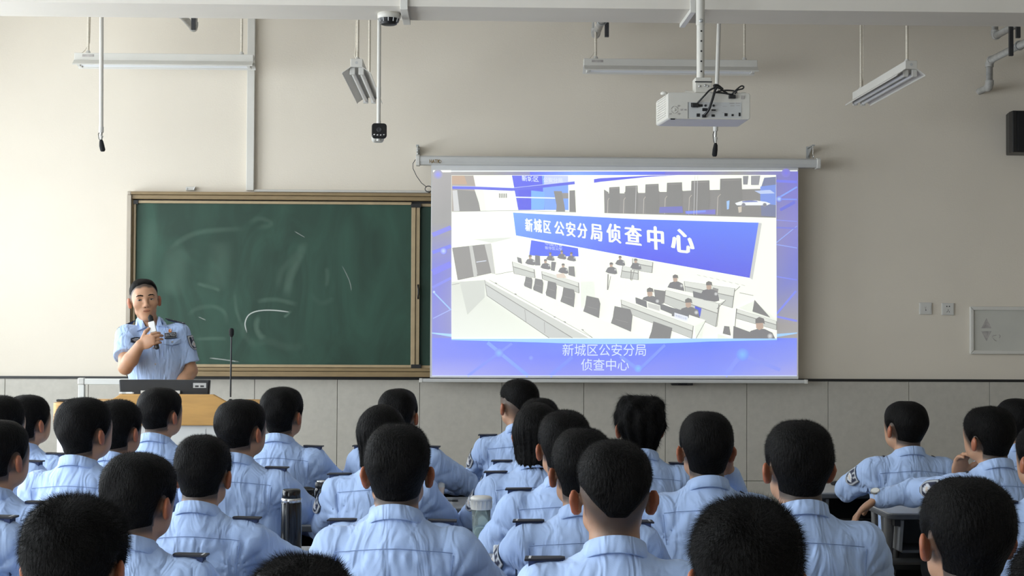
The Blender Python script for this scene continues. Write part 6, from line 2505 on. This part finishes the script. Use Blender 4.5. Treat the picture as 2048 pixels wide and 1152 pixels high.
# black bag behind the thermos
p = on_desk(606, 1020)
u = 1 / spx(p)
t = tag(empty('shoulder_bag', p), 'black bag slumped on the desk behind the thermos', 'bag')
V, Qd = sdf_mesh([Ell((0, 0, 20 * u), (30 * u, 28 * u, 22 * u), k=0), Ell((10 * u, -4 * u, 30 * u), (22 * u, 20 * u, 16 * u), k=.02), Ell((-14 * u, 4 * u, 32 * u), (14 * u, 16 * u, 12 * u), k=.02)], .006)
V[:, 2] = np.maximum(V[:, 2], .0)
link('bag_body', np_mesh('bag_body', V, [Qd]), 'soft_black', t)
MB().box((-26 * u, -24 * u, 40 * u), (22 * u, -6 * u, 43 * u)).build('flap', 'black_plastic', t, bevel=.003)
MB().tube([(-20 * u, -10 * u, 40 * u), (-24 * u, -26 * u, 30 * u), (-10 * u, -32 * u, 18 * u), (14 * u, -30 * u, 20 * u), (22 * u, -22 * u, 34 * u)], 2 * u, 8).build('strap', 'black_plastic', t)
# clear bottle
p = on_desk(962, 1099)
u = 1 / spx(p)
t = tag(empty('water_bottle', p), 'clear green-tinted water bottle with a white screw lid', 'bottle')
MB().lathe([(15 * u, 0), (17 * u, 2 * u), (17.5 * u, 40 * u), (19 * u, 82 * u), (18 * u, 82 * u), (16.6 * u, 40 * u), (16 * u, 4 * u), (.0001, 3 * u)], (0, 0, 0), 28).build('bottle_body', 'clear_plastic', t)
MB().lathe([(.0001, 4 * u), (15.8 * u, 4.2 * u), (16.4 * u, 44 * u), (.0001, 44 * u)], (0, 0, 0), 24).build('water', 'clear_plastic', t)
MB().lathe([(17.6 * u, 1 * u), (17.8 * u, 3 * u), (17.6 * u, 4 * u)], (0, 0, 0), 24).build('base_ring', 'strap_green', t)
MB().lathe([(20 * u, 80 * u), (21 * u, 82 * u), (21.5 * u, 99 * u), (22 * u, 99 * u), (22 * u, 103 * u), (18 * u, 106 * u), (.0001, 106 * u)], (0, 0, 0), 30).build('lid', 'white_plastic', t)
for q in range(16):
    a_ = 2 * math.pi * q / 16
    MB().tube([(21 * u * math.cos(a_), 21 * u * math.sin(a_), 83 * u), (21.6 * u * math.cos(a_), 21.6 * u * math.sin(a_), 97 * u)], .9 * u, 5).build('lid_rib', 'white_plastic', t)
# paper cup
p = on_desk(881, 993)
u = 1 / spx(p)
t = tag(empty('paper_cup', p), 'small white and pink paper cup beside the middle student’s ear', 'cup')
MB().lathe([(6 * u, 0), (8.6 * u, 19 * u), (8.0 * u, 19 * u)], (0, 0, 0), 20).build('cup_wall', 'cup_paper', t)
MB().lathe([(8.6 * u, 19 * u), (9.0 * u, 28 * u), (9.4 * u, 29 * u), (9.2 * u, 30 * u), (8.6 * u, 29 * u), (8.0 * u, 20 * u), (.0001, 19 * u)], (0, 0, 0), 20, caps=False).build('rim', 'paper_white', t)
# small dark charm on a desk
p = on_desk(900, 1003)
t = tag(empty('key_charm', p), 'tiny dark keyring lying on the desk left of the bottle', 'keyring')
MB().tube([(.012 * math.cos(q * math.pi / 5), .012 * math.sin(q * math.pi / 5), .004) for q in range(11)], .0025, 6).build('ring', 'dark_steel', t)
MB().box((.008, -.01, 0), (.034, .008, .008)).build('fob', 'black_plastic', t, bevel=.002)
# snack bag inside the tray
zt2 = ZD - .155
p = on_desk(935, 1037, zt2)
t = tag(empty('snack_bag', (p.x + .02, p.y + .05, zt2)), 'yellow patterned snack bag in the desk tray behind the bottle', 'snack bag')
V, Qd = sdf_mesh([Ell((0, 0, .022), (.06, .045, .024), k=0), Cap((-.05, 0, .018), (.055, .0, .018), .006, .006, k=.02)], .005)
V[:, 2] = np.maximum(V[:, 2], .0)
link('bag_body', np_mesh('bag_body', V, [Qd]), 'snack_foil', t)
MB().box((.052, -.035, .014), (.072, .035, .018)).build('crimped_end', 'strap_green', t)
# tissue packet near the bottle
p = on_desk(999, 1110)
t = tag(empty('tissue_packet', p), 'white tissue packet on the desk right of the clear bottle', 'tissues')
MB().box((-.02, -.03, 0), (.045, .05, .035)).build('packet', 'paper_white', t, bevel=.006)
MB().box((-.008, -.031, .008), (.032, -.030, .02)).build('opening', 'pale_grey', t)
# cap on the right desk
p = on_desk(1692, 970)
t = tag(empty('cloth_cap', p), 'black cap lying on the right front desk', 'cap')
u = 1 / spx(p)
V, Qd = sdf_mesh([Ell((8 * u, 0, 4 * u), (22 * u, 24 * u, 16 * u), k=0), Ell((-12 * u, -2 * u, 3 * u), (20 * u, 16 * u, 5 * u), k=.012)], .005)
V[:, 2] = np.maximum(V[:, 2], .0)
link('crown', np_mesh('crown', V, [Qd]), 'soft_black', t)
MB().box((-3 * u, -25 * u, 6 * u), (1 * u, -24 * u, 9 * u)).build('badge', 'steel', t)
MB().tube([(-14 * u, -16 * u, 4 * u), (6 * u, -24.5 * u, 5 * u), (24 * u, -14 * u, 5 * u)], 1.6 * u, 6).build('band', 'black_plastic', t)
# wristwatch on the stretched left arm
for r, a, k, dk in SEATS:
    if k['seed'] == 28:
        Y = FPX / a[2]
        T = at(a[0], a[1], Y).z
        E_ = Vector((k['eL'][0], k['eL'][1], T + k['eL'][2]))
        W_ = Vector((k['wL'][0], k['wL'][1], T + k['wL'][2]))
        d = (W_ - E_).normalized()
        cpt = W_ + d * .006
        M4 = Matrix.Translation(r.location) @ Matrix.Rotation(r.rotation_euler.z, 4, 'Z')
        w = tag(empty('wristwatch', M4 @ cpt, r.rotation_euler.z), 'steel wristwatch on the arm stretched over the desk', 'watch')
        up = Vector((0, -.5, 1))
        up = (up - d * up.dot(d)).normalized()
        sdv = d.cross(up)
        ringp = [(up * math.cos(q * math.pi / 8) + sdv * math.sin(q * math.pi / 8)) * .0285 for q in range(17)]
        mb = MB()
        for o_ in (-.006, 0, .006):
            mb.tube([p_ + d * o_ for p_ in ringp], .0042, 6, caps=False)
        mb.build('strap', 'pale_grey', w)
        cc = up * .031
        mb = MB()
        pts = [cc + (d * math.cos(q * math.pi / 10) + sdv * math.sin(q * math.pi / 10)) * .019 for q in range(20)]
        mb.add(pts + [p_ + up * .008 for p_ in pts], [tuple(range(20))[::-1], tuple(range(20, 40))] + [(q, (q + 1) % 20, (q + 1) % 20 + 20, q + 20) for q in range(20)])
        mb.build('case', 'watch_steel', w, bevel=.001)
        mb = MB()
        pts = [cc + up * .0085 + (d * math.cos(q * math.pi / 10) + sdv * math.sin(q * math.pi / 10)) * .0155 for q in range(20)]
        mb.add(pts, [tuple(range(20))]).build('dial', 'paper_white', w)
